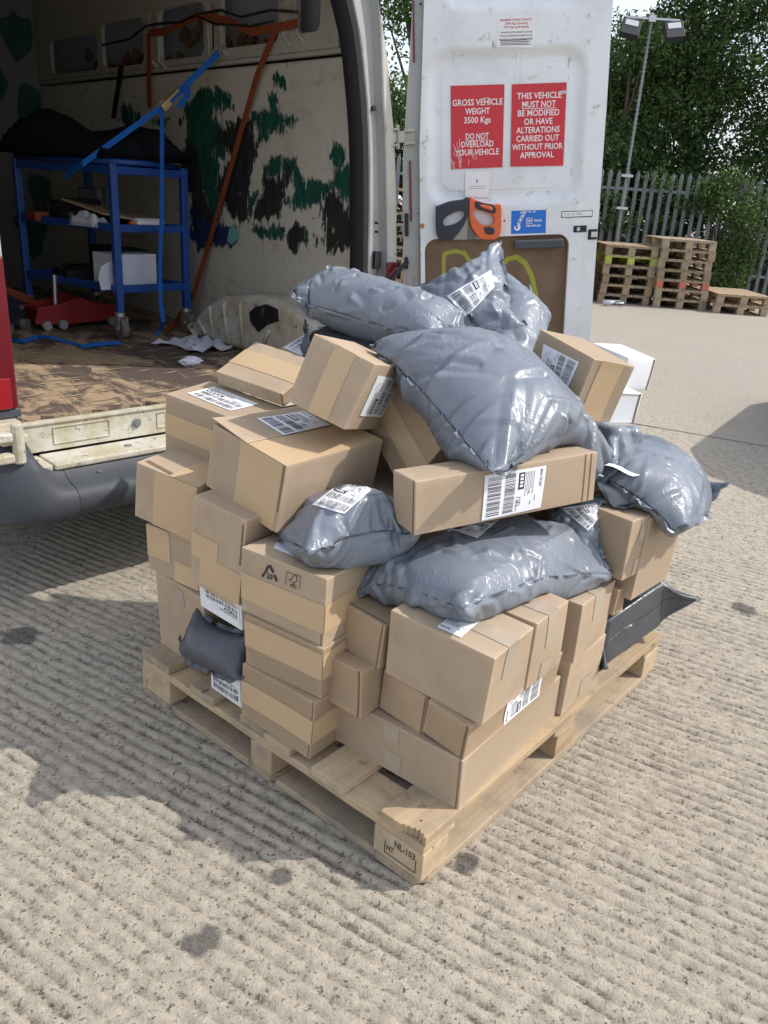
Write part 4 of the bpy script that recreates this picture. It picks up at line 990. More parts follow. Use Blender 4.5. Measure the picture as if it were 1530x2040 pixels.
W0 = a[1][0] - a[0][0]; H0 = a[0][1] - a[3][1]; cx = (a[0][0] + a[1][0]) / 2
fit_text(mb, 'P', cx, a[0][1] - H0 * .38, W0 * .09, Zs + .001, 1, .02)
for k in (0, 1): mb.box(cx - W0 * .34, cx + W0 * .36, a[3][1] + H0 * (.33 + .08 * k), a[3][1] + H0 * (.35 + .08 * k), Zs + .0008, Zs + .001, 2)
mb.build('notice_label', [M['signwhite'], M['blueink'], M['inkgrey']], door, fixn=False)
mb, a = sticker([(1019, 420), (1088, 418), (1087, 464), (1018, 466)], 0, PF + .0006)
W0 = a[1][0] - a[0][0]; H0 = a[0][1] - a[3][1]; q = PF + .0016; X = lambda f: a[0][0] + W0 * f; Y = lambda f: a[0][1] - H0 * f
fit_text(mb, 'DIN', X(.52), Y(.46), W0 * .18, q, 1, .03); fit_text(mb, '75410', X(.77), Y(.46), W0 * .23, q, 1, .03); fit_text(mb, '500 daN (kg)', X(.65), Y(.67), W0 * .42, q, 1, .03)
mb.box(X(.43), X(.62), Y(.355), Y(.335), q - .0001, q, 1); mb.box(X(.43), X(.62), Y(.585), Y(.565), q - .0001, q, 1)
for k in range(3):                                          # chain links
    Mx = Matrix.Translation((X(.35 - .055 * k), Y(.16 + .16 * k), q)) @ Matrix.Rotation(math.radians(62), 4, 'Z')
    me = plate_mesh(rrect(-.012, .012, -.006, .006, .006), [rrect(-.009, .009, -.003, .003, .003)], 0, .0003); mb.mesh(me, 1, Mx)
hk = [(.22, .55), (.25, .53), (.27, .58), (.245, .64), (.275, .70), (.26, .82), (.19, .88), (.11, .82), (.085, .70), (.12, .62), (.125, .72), (.16, .79), (.205, .76), (.19, .68), (.18, .62)]
me = plate_mesh([(X(p[0]), Y(p[1])) for p in hk], [], q, q + .0003); mb.mesh(me, 1)
for k in range(12): mb.box(-.004, .004, -.0012, .0012, q, q + .0003, 1, Matrix.Translation((X(.22 + .45 * rng.random()), Y(.05 + .06 * rng.random()), 0)) @ Matrix.Rotation(.3 * rng.normal(), 4, 'Z'))
mb.build('lashing_sign', [M['bluesign'], M['signwhite']], door, fixn=False)
mb, a = sticker([(1119, 421), (1181, 419), (1180, 432), (1118, 434)], 1, PF + .0006)
W0 = a[1][0] - a[0][0]; cx = (a[0][0] + a[1][0]) / 2; cy = (a[0][1] + a[3][1]) / 2; H0 = a[0][1] - a[3][1]
mb.box(cx - W0 * .48, cx + W0 * .48, cy - H0 * .38, cy + H0 * .38, PF + .001, PF + .0018, 0); fit_text(mb, 'PUSH TO OPEN', cx - W0 * .12, cy, W0 * .58, PF + .0024, 2, .01)
mb.build('push_to_open_label', [M['signwhite'], M['ink'], M['inkgrey']], door, fixn=False)
# ------------------------------------------------------------------ things inside the van and on its door
VM = Matrix.Translation(Vector(VO)) @ Matrix.Rotation(VA, 4, 'Z')
def vthing(name, loc, label, cat, group=None):
    o = empty(name, tuple(vw(loc)), VA); o['_l'] = 0; del o['_l']
    return tag(o, label, cat, group)
def vpart(mb, name, mats, root, loc, bevel=0, smooth=False, fixn=True):
    o = mb.build(name, mats, root, bevel, smooth, fixn); o.location = -Vector(loc); return o
def vsingle(mb, name, mats, loc, label, cat, bevel=0, smooth=False, fixn=True, group=None):
    mb.v = [(p[0] - loc[0], p[1] - loc[1], p[2] - loc[2]) for p in mb.v]
    o = mb.build(name, mats, None, bevel, smooth, fixn); o.location = tuple(vw(loc)); o.rotation_euler = (0, 0, VA)
    return tag(o, label, cat, group)
# trolley
LC = (1.0, 1.25, FZ); cf = Vector((.985, 1.245, 0)); cr = Vector((1.385, 1.285, 0)); cl = Vector((.83, 1.985, 0)); cb = cl + (cr - cf)
tr = vthing('trolley', LC, 'blue steel trolley with open shelves on castors inside the van', 'trolley')
TZ = 1.42
def bar(mb, a, b, z0, z1, w=.014, m=0):
    a = Vector(a); b = Vector(b); d = (b - a).normalized(); n = Vector((-d.y, d.x, 0)) * w
    vs = [(*(p + s * n).xy, z) for z in (z0, z1) for p in (a, b) for s in (-1, 1)]
    mb.add(vs, [(0, 1, 3, 2), (4, 5, 7, 6), (0, 1, 5, 4), (2, 3, 7, 6), (0, 2, 6, 4), (1, 3, 7, 5)], m)
for p in (cf, cr, cl, cb):
    mb = MB(); mb.box(p.x - .018, p.x + .018, p.y - .018, p.y + .018, FZ + .125, TZ - .005); vpart(mb, 'leg', M['blue'], tr, LC, .004)
    w = MB(); w.cyl((p.x - .018, p.y - .01, FZ + .052), .052, .036, 'x', 0, 22); ti = vpart(w, 'castor_wheel', M['tyre'], tr, LC, .006)
    f = MB(); f.cyl((p.x, p.y, FZ + .108), .026, .02, 'z', 0, 16); f.box(p.x - .026, p.x - .021, p.y - .03, p.y + .014, FZ + .045, FZ + .108); f.box(p.x + .021, p.x + .026, p.y - .03, p.y + .014, FZ + .045, FZ + .108)
    f.cyl((p.x - .029, p.y - .01, FZ + .052), .012, .058, 'x', 0, 12); vpart(f, 'castor_fork', M['steel'], tr, LC)
for z in (.84, 1.125, TZ - .035):
    mb = MB()
    for a, b in ((cf, cr), (cf, cl), (cl, cb), (cr, cb)): bar(mb, a, b, z - .018, z + .018)
    rim = vpart(mb, 'shelf_rim', M['blue'], tr, LC, .003)
    mb = MB(); mb.prism([cf.xy, cr.xy, cb.xy, cl.xy], z - .016, z - .008); vpart(mb, 'shelf', M['blackplastic'], tr, LC)
mb = MB(); q = .02; mb.tube([(*cl.xy, TZ), (*cf.xy, TZ), (*cf.lerp(cr, .5).xy, TZ + .004), (*cr.lerp(cb, .05).xy, TZ - .004), (*cb.xy, TZ)], .015, n=10); vpart(mb, 'top_rail', M['blue'], tr, LC, smooth=True)
# black cloth heap on top of the trolley
def heap(nm, mat, loc, label, cat, ox, oy, sx, sy, fn, n=36):
    mb = MB(); g = np.linspace(0, 1, n); vs = []; 
    for i in range(n):
        for j in range(n): 
            a, b = g[i], g[j]; e = min(1, 7 * min(a, 1 - a, b, 1 - b)); h = fn(a, b) * e ** .6
            p = Vector((ox[0] + sx[0] * a + oy[0] * b, ox[1] + sx[1] * a + oy[1] * b, 0)) if False else Vector((ox[0] + sx[0] * a + sy[0] * b, ox[1] + sx[1] * a + sy[1] * b, 0))
            vs.append((p.x, p.y, ox[2] + h))
    fs = [(i * n + j, (i + 1) * n + j, (i + 1) * n + j + 1, i * n + j + 1) for i in range(n - 1) for j in range(n - 1)]
    b0 = len(vs); vs += [(v[0], v[1], ox[2] + .002) for v in vs]
    fs += [tuple(b0 + k for k in reversed(f)) for f in fs]
    rim = [(i, 0) for i in range(n)] + [(n - 1, j) for j in range(1, n)] + [(i, n - 1) for i in range(n - 2, -1, -1)] + [(0, j) for j in range(n - 2, 0, -1)]
    for k in range(len(rim)):
        a = rim[k][0] * n + rim[k][1]; c = rim[(k + 1) % len(rim)]; c = c[0] * n + c[1]; fs.append((a, c, b0 + c, b0 + a))
    mb.add(vs, fs); return vsingle(mb, nm, mat, loc, label, cat, smooth=True)
def cloth_h(a, b):
    n = float(vnoise(np.array(a * 5.), np.array(b * 6.), 4)); m = float(vnoise(np.array(a * 13.), np.array(b * 11.), 6))
    return .07 + .10 * math.exp(-((a - .75) ** 2 / .05 + (b - .25) ** 2 / .12)) + .13 * math.exp(-((b - .85) ** 2 / .06 + (a - .4) ** 2 / .2)) + .05 * (n - .5) + .02 * (m - .5)
heap('black_sheet', M['blackcloth'], (*(cf.lerp(cb, .5)).xy, TZ + .017), 'black cloth heaped over the top of the blue trolley', 'cloth', (cf.x - .05, cf.y - .02, TZ + .017), None, (cr - cf) * 1.28, (cl - cf) * 1.15, cloth_h)
# things on the trolley shelves
z = 1.125 - .006
def plane_at(px, py, f): return fpl(px, py, f)
mb = MB(); a = Vector((*cf.lerp(cr, .05).xy, z + .06)) + Vector((-.02, .12, 0)); e1 = Vector((.40, .08, -.045)); e2 = Vector((-.07, .30, .05)); up = Vector((0, 0, .010))
P = [a, a + e1 * .5 - e2 * .12, a + e1, a + e1 + e2 * .9, a + e2]; k = 5
mb.add(P + [p + up for p in P], [tuple(range(k))[::-1], tuple(range(k, 2 * k))] + [(i, (i + 1) % k, k + (i + 1) % k, k + i) for i in range(k)])
vsingle(mb, 'cardboard_sheet', M['card2'], tuple(a), 'folded brown cardboard sheet on the middle shelf of the trolley', 'cardboard')
mb = MB(); b0 = Vector((*cf.lerp(cr, .30).xy, z + .030)) + Vector((0, .02, 0)); d = (cr - cf).normalized()
mb.tube([b0, b0 + d * .15, b0 + d * .158], [.024, .024, .018], n=16); mb.tube([b0 - d * .03, b0], [.009, .009], 1, n=10)
vsingle(mb, 'spray_can', [M['whitecard'], M['orange']], tuple(b0 - Vector((0, 0, .03))), 'white cylindrical can lying on the middle shelf of the trolley', 'can', smooth=False)
heap('white_rag', M['paper'], (cf.x - .03, cf.y + .25, z), 'crumpled white rag under the cardboard sheet on the trolley', 'rag', (cf.x - .05, cf.y + .1, z), None, (.09, .03), (-.05, .20), lambda a, b: .03 + .045 * float(vnoise(np.array(a * 4.), np.array(b * 5.), 8)), 18)
mb = MB(); o0 = Vector((*cl.lerp(cf, .12).xy, z + .02)); mb.box(o0.x - .02, o0.x + .05, o0.y - .10, o0.y + .02, z, z + .045); vsingle(mb, 'orange_box', M['orangestrap'], tuple(o0), 'small orange box at the left end of the trolley shelf', 'box', .004)
z2 = .84 - .006
mb = MB(); p = cf.lerp(cr, .05); q = cf.lerp(cr, .63)
base = [Vector((p.x, p.y + .05, z2)), Vector((q.x, q.y + .05, z2)), Vector((q.x - .02, q.y + .22, z2)), Vector((p.x - .04, p.y + .22, z2))]
mb.add([(*b.xy, z2) for b in base] + [(*b.xy, z2 + .165) for b in base], [(0, 1, 5, 4), (1, 2, 6, 5), (2, 3, 7, 6), (3, 0, 4, 7), (4, 5, 6, 7), (0, 3, 2, 1)])
fl = [Vector((p.x - .005, p.y + .045, z2)), Vector((p.x - .10, p.y + .02, z2)), Vector((p.x - .11, p.y + .02, z2 + .06)), Vector((p.x - .09, p.y + .03, z2 + .11)), Vector((p.x - .005, p.y + .045, z2 + .15))]
mb.add(fl + [f + Vector((0, .004, 0)) for f in fl], [tuple(range(5))[::-1], tuple(range(5, 10))] + [(i, (i + 1) % 5, 5 + (i + 1) % 5, 5 + i) for i in range(5)])
vsingle(mb, 'white_carton', M['paper'], (p.x, p.y, z2), 'white paper wrapped carton on the lowest shelf of the trolley', 'box', .003)
mb = MB(); c = cl.lerp(cr, .5); rng = np.random.default_rng(5)
for k in range(9):
    w = .05 + .05 * rng.random(); x = c.x + rng.uniform(-.12, .10); y = c.y + rng.uniform(-.2, .2); mb.box(x - w, x + w, y - w, y + w, z2, z2 + .06 + .13 * rng.random())
vsingle(mb, 'dark_clutter', M['black'], (c.x, c.y, z2), 'dark jumble of tools and boxes at the back of the trolley shelf', 'tools', .01)
mb = MB(); rng = np.random.default_rng(15); c = cl.lerp(cr, .45)
for k in range(10):
    w = .03 + .05 * rng.random(); x = c.x + rng.uniform(-.16, .12); y = c.y + rng.uniform(-.05, .30); h0 = .05 + .13 * rng.random(); Tm = Matrix.Translation((x, y, z)) @ Matrix.Rotation(rng.uniform(-.6, .6), 4, 'Z'); mb.box(-w, w, -w, w, 0, h0, k % 3, Tm)
vsingle(mb, 'dark_clutter', [M['black'], M['inner'], M['blackplastic']], (c.x, c.y, z), 'dark jumble of tools behind the cardboard on the middle shelf of the trolley', 'tools', .006)
# ratchet strap
h = rpl(440, 96, 1.52); bk = fpl(335, 204, 1.16); lo = fpl(165, 326, 1.30); lo2 = fpl(128, 352, 1.5)
LB = tuple(bk)
rs = vthing('ratchet_strap', LB, 'bright blue ratchet strap hooked to the van wall and tied over the trolley', 'strap')
mb = MB(); mb.strip([h + Vector((-.01, 0, -.02)), h.lerp(bk, .5) + Vector((0, 0, -.006)), bk], (0, .35, .9), .034); mb.strip([bk, bk.lerp(lo, .5), lo, lo2], (0, .35, .9), .028)
vpart(mb, 'webbing', M['bluestrap'], rs, LB)
mb = MB(); t0 = fpl(323, 214, 1.16); t3 = zpl(312, 669, FZ + .004); t1 = fpl(322, 430, 1.15); t2 = fpl(320, 600, 1.13)
mb.strip([t0, t0.lerp(t1, .5), t1, t1.lerp(t2, .6) + Vector((-.006, 0, 0)), t2, Vector((t2.x + .004, t2.y - .01, FZ + .09)), t3 + Vector((.02, 0, .03)), t3], (1, .25, 0), .024); vpart(mb, 'tail', M['bluestrap'], rs, LB)
e0 = fpl(372, 168, 1.15); e1_ = fpl(357, 214, 1.13); mb = MB(); mb.strip([e0, e0.lerp(e1_, .5) + Vector((.01, -.02, 0)), e1_], (1, .2, .1), .044); vpart(mb, 'loose_end', M['bluestrap'], rs, LB)
mb = MB(); d = (h - bk).normalized(); Q = d.to_track_quat('X', 'Z').to_matrix().to_4x4(); Tm = Matrix.Translation(bk) @ Q
mb.box(-.01, .075, -.020, .020, .004, .016, 0, Tm); mb.box(-.05, .0, -.03, -.022, -.012, .02, 0, Tm); mb.box(-.05, .0, .022, .03, -.012, .02, 0, Tm)
mb.v += []; mb.tube([Tm @ Vector((-.035, -.04, .004)), Tm @ Vector((-.035, .04, .004))], .009, n=10); mb.tube([Tm @ Vector((-.005, -.035, .01)), Tm @ Vector((-.005, .035, .01))], .006, n=8); vpart(mb, 'ratchet_buckle', M['brass'], rs, LB, .003)
mb = MB(); mb.tube([h + Vector((-.008, 0, -.02)), h + Vector((-.01, -.012, .004)), h + Vector((0, -.014, .02)), h + Vector((.01, .0, .012))], .004, n=7); vpart(mb, 'hook', M['steel'], rs, LB)
# orange lashing straps on the wall
mb = MB(); W = lambda px, py, r=1.515: rpl(px, py, r)
mb.strip([W(548, 62), W(536, 90), W(512, 150), W(482, 255), W(445, 385), W(410, 505), W(388, 580, 1.45), zpl(352, 640, FZ + .03), zpl(330, 660, FZ + .005)], (0, 1, .3), .036)
vsingle(mb, 'lashing_strap', M['orangestrap'], tuple(W(440, 390)), 'long rust orange strap hanging diagonally down the lined van wall', 'strap', group='orange lashing straps')
mb = MB(); mb.strip([W(296, 66), W(297, 120), W(296, 170), W(298, 214)], (0, 1, 0), .042)
mb.strip([W(296, 66), W(330, 62), W(392, 32), W(425, 34), W(470, 48), W(500, 64), W(545, 56), W(592, 46)], (0, .1, 1), .034)
vsingle(mb, 'lashing_strap', M['orangestrap'], tuple(W(297, 120)), 'rust orange strap slung along the wall openings with one end hanging straight', 'strap', group='orange lashing straps')
mb = MB(); mb.tube([W(204, 90, 1.5), W(258, 78), W(290, 52), W(310, 48), W(360, 44), W(396, 28), W(440, 20), W(480, 34), W(540, 20), W(592, 24)], .006, n=6); mb.tube([W(392, 32), W(430, 48), W(500, 52), W(545, 42)], .005, n=6)
vsingle(mb, 'cord', M['black'], tuple(W(396, 28)), 'thin black cord looped between the openings of the van wall', 'cord', smooth=True)
mb = MB(); mb.strip([W(240, 136), W(238, 160), W(231, 200), W(226, 236)], (0, 1, 0), .055); mb.tube([W(240, 140), W(243, 133)], .012)
vsingle(mb, 'black_strap', M['blackcloth'], tuple(W(232, 190)), 'black strap hanging on the wall above the trolley', 'strap')
# on the floor
F_ = lambda px, py, dz=.004: zpl(px, py, FZ + dz)
mb = MB(); pts = [F_(-30, 676), F_(20, 678), F_(45, 680, .015), F_(75, 671, .008), F_(100, 672, .02), F_(130, 680, .006), F_(165, 690, .006), F_(190, 686, .014), F_(240, 682, .006)]
mb.strip(pts, (.3, 1, .3), .035); vsingle(mb, 'blue_strap', M['bluestrap'], tuple(pts[4]), 'slack blue strap lying across the van floor', 'strap')
mb = MB(); rng = np.random.default_rng(4)
def sheet(poly, dz, n=9, amp=.02):
    P = [F_(*p) for p in poly]; vs = []
    for i in range(n):
        for j in range(n):
            a, b = i / (n - 1), j / (n - 1); p = P[0] * (1 - a) * (1 - b) + P[1] * a * (1 - b) + P[2] * a * b + P[3] * (1 - a) * b
            vs.append((p.x + rng.normal() * .004, p.y + rng.normal() * .004, FZ + .003 + dz + amp * (math.sin(a * 7 + b * 4) ** 2) * rng.uniform(.4, 1)))
    mb.add(vs, [(i * n + j, (i + 1) * n + j, (i + 1) * n + j + 1, i * n + j + 1) for i in range(n - 1) for j in range(n - 1)])
sheet([(300, 684), (368, 674), (410, 690), (392, 700)], 0); sheet([(372, 676), (430, 676), (466, 700), (372, 706)], .006, 10, .03)
vsingle(mb, 'paper_sheet', M['paper'], tuple(F_(385, 690)), 'creased white paper sheets lying on the worn van floor', 'paper', smooth=False)
mb = MB(); c = F_(380, 726); vs = []
bmx = bmesh.new(); bmesh.ops.create_icosphere(bmx, subdivisions=3, radius=1)
mb.add([(c.x + v.co.x * .045 * (1 + .35 * rng.normal() * .6), c.y + v.co.y * .03, FZ + .018 + v.co.z * .018 * (1 + .4 * rng.random())) for v in bmx.verts], [tuple(v.index for v in f.verts) for f in bmx.faces]); bmx.free()
vsingle(mb, 'tissue', M['paper'], tuple(c), 'small crumpled white tissue on the van floor near the sill', 'tissue')
# floor jacks
a = F_(72, 657); b = F_(232, 645); d = (b - a); d.z = 0; L = d.length; d.normalize(); n = Vector((-d.y, d.x, 0))
if n.y < 0: n = -n
JM = Matrix(((d.x, n.x, 0, a.x), (d.y, n.y, 0, a.y), (0, 0, 1, FZ), (0, 0, 0, 1)))
LJ = tuple(a)
jk = vthing('trolley_jack', LJ, 'low red trolley jack lying on the van floor under the trolley', 'jack')
prof2 = [(0, .03), (.02, .115), (L * .3, .125), (L * .55, .155), (L * .8, .12), (L, .105), (L, .03), (L * .4, .018)]
for y in (0, .17):
    mb = MB(); mb.prism(prof2, y, y + .012, 0, JM @ Matrix(((1, 0, 0, 0), (0, 0, 1, 0), (0, 1, 0, 0), (0, 0, 0, 1)))); vpart(mb, 'side_plate', M['redpaint'], jk, LJ, .003)
mb = MB(); mb.box(.02, L * .9, .013, .169, .04, .10, 0, JM); vpart(mb, 'frame', M['redpaint'], jk, LJ)
mb = MB(); mb.tube([JM @ Vector((L * .35, .09, .1)), JM @ Vector((L * .38, .1, .26))], .012); vpart(mb, 'handle', M['steel'], jk, LJ)
for x in (.05, L * .3, L * .92):
    mb = MB(); mb.v = []; mb.tube([JM @ Vector((x, -.03, .024)), JM @ Vector((x, .0, .024))], .024, n=16); vpart(mb, 'wheel', M['steel'], jk, LJ)
a2 = F_(22, 662); LJ2 = tuple(a2)
jk = vthing('trolley_jack', LJ2, 'black and orange trolley jack at the left edge of the van floor', 'jack')
J2 = Matrix(((.75, -.66, 0, a2.x), (.66, .75, 0, a2.y), (0, 0, 1, FZ), (0, 0, 0, 1)))
mb = MB(); mb.prism([(-.12, .03), (-.12, .16), (.02, .19), (.14, .14), (.17, .05), (.1, .03)], 0, .16, 0, J2 @ Matrix(((1, 0, 0, 0), (0, 0, 1, 0), (0, 1, 0, 0), (0, 0, 0, 1)))); vpart(mb, 'frame', M['blackplastic'], jk, LJ2, .006)
mb = MB(); mb.prism([(-.02, .17), (.06, .215), (.30, .14), (.30, .10), (.1, .15)], .02, .14, 0, J2 @ Matrix(((1, 0, 0, 0), (0, 0, 1, 0), (0, 1, 0, 0), (0, 0, 0, 1)))); vpart(mb, 'lift_arm', M['orangestrap'], jk, LJ2, .004)
for x in (-.05, .12):
    mb = MB(); mb.tube([J2 @ Vector((x, -.03, .028)), J2 @ Vector((x, 0, .028))], .028, n=16); vpart(mb, 'wheel', M['steel'], jk, LJ2)
    mb = MB(); mb.tube([J2 @ Vector((x, -.012, .11)), J2 @ Vector((x, 0, .11))], .012, n=12); vpart(mb, 'bolt', M['steel'], jk, LJ2)

# ------------------------------------------------------------------ two hand saws hung on the door
Z4 = lambda p: (820 + p[0] / 3.643, 380 + p[1] / 3.643)
SQ = PF + .004
def sp(p, n=SQ): return st(*Z4(p), n)
def smooth_poly(P, it=2):
    P = [Vector(p) for p in P]
    for _ in range(it):
        Q = []
        for k in range(len(P)):
            a, b = P[k], P[(k + 1) % len(P)]; Q += [a.lerp(b, .22), a.lerp(b, .78)]
        P = Q
    return [tuple(p) for p in P]
def saw(label, mats, parts, blade):
    o = sp(blade[0]); root = bpy.data.objects.new('hand_saw', None); link(root); root.empty_display_size = .05
    root.matrix_world = VM @ DM @ Matrix.Translation((o[0], o[1], SQ)); tag(root, label, 'saw')
    inv = Matrix.Translation((-o[0], -o[1], -SQ))
    mb = MB(); B = [sp(p) for p in blade]; mb.prism(B, SQ - .0006, SQ + .0006, 0, inv); mb.build('blade', mats[0], root)
    for nm, outer, holes, z0, z1, m in parts:
        me = plate_mesh(smooth_poly([sp(p) for p in outer]), [smooth_poly([sp(p) for p in h]) for h in holes], SQ + z0, SQ + z1, .0035)
        MB().mesh(me, 0, inv).build(nm, m, root, fixn=False)
bl = plain('saw_steel', (.34, .33, .31), .35, .5, .7, var=.15)
hole1 = [(222, 232), (232, 196), (290, 160), (345, 140), (380, 148), (382, 182), (345, 222), (295, 246), (240, 256)]
saw('hand saw with an all black handle hanging on the van door', [bl],
    [('handle', [(172, 98), (184, 112), (205, 100), (265, 76), (330, 66), (382, 60), (394, 44), (412, 46), (409, 195), (300, 358), (174, 362)], [hole1], .001, .026, M['blackplastic'])],
    [(300, 356), (408, 190), (470, 250), (470, 352)])
hole2 = [(438, 172), (436, 150), (448, 132), (500, 142), (592, 172), (592, 246), (505, 252)]
saw('hand saw with an orange and black handle beside the all black one', [bl],
    [('handle', [(411, 52), (428, 42), (452, 62), (538, 90), (600, 98), (640, 92), (648, 130), (641, 350), (496, 352), (465, 316), (414, 240)], [hole2], .002, .028, M['orange']),
     ('grip', [(452, 66), (520, 88), (602, 100), (606, 168), (540, 150), (450, 124)], [], .020, .034, M['blackplastic']),
     ('grip', [(512, 257), (594, 257), (594, 312), (534, 314)], [], .020, .034, M['blackplastic']),
     ('thumb_pad', [(490, 94), (575, 112), (580, 136), (560, 140), (486, 112)], [], .03, .038, M['orange'])],
    [(408, 215), (470, 250), (500, 352), (400, 352)])
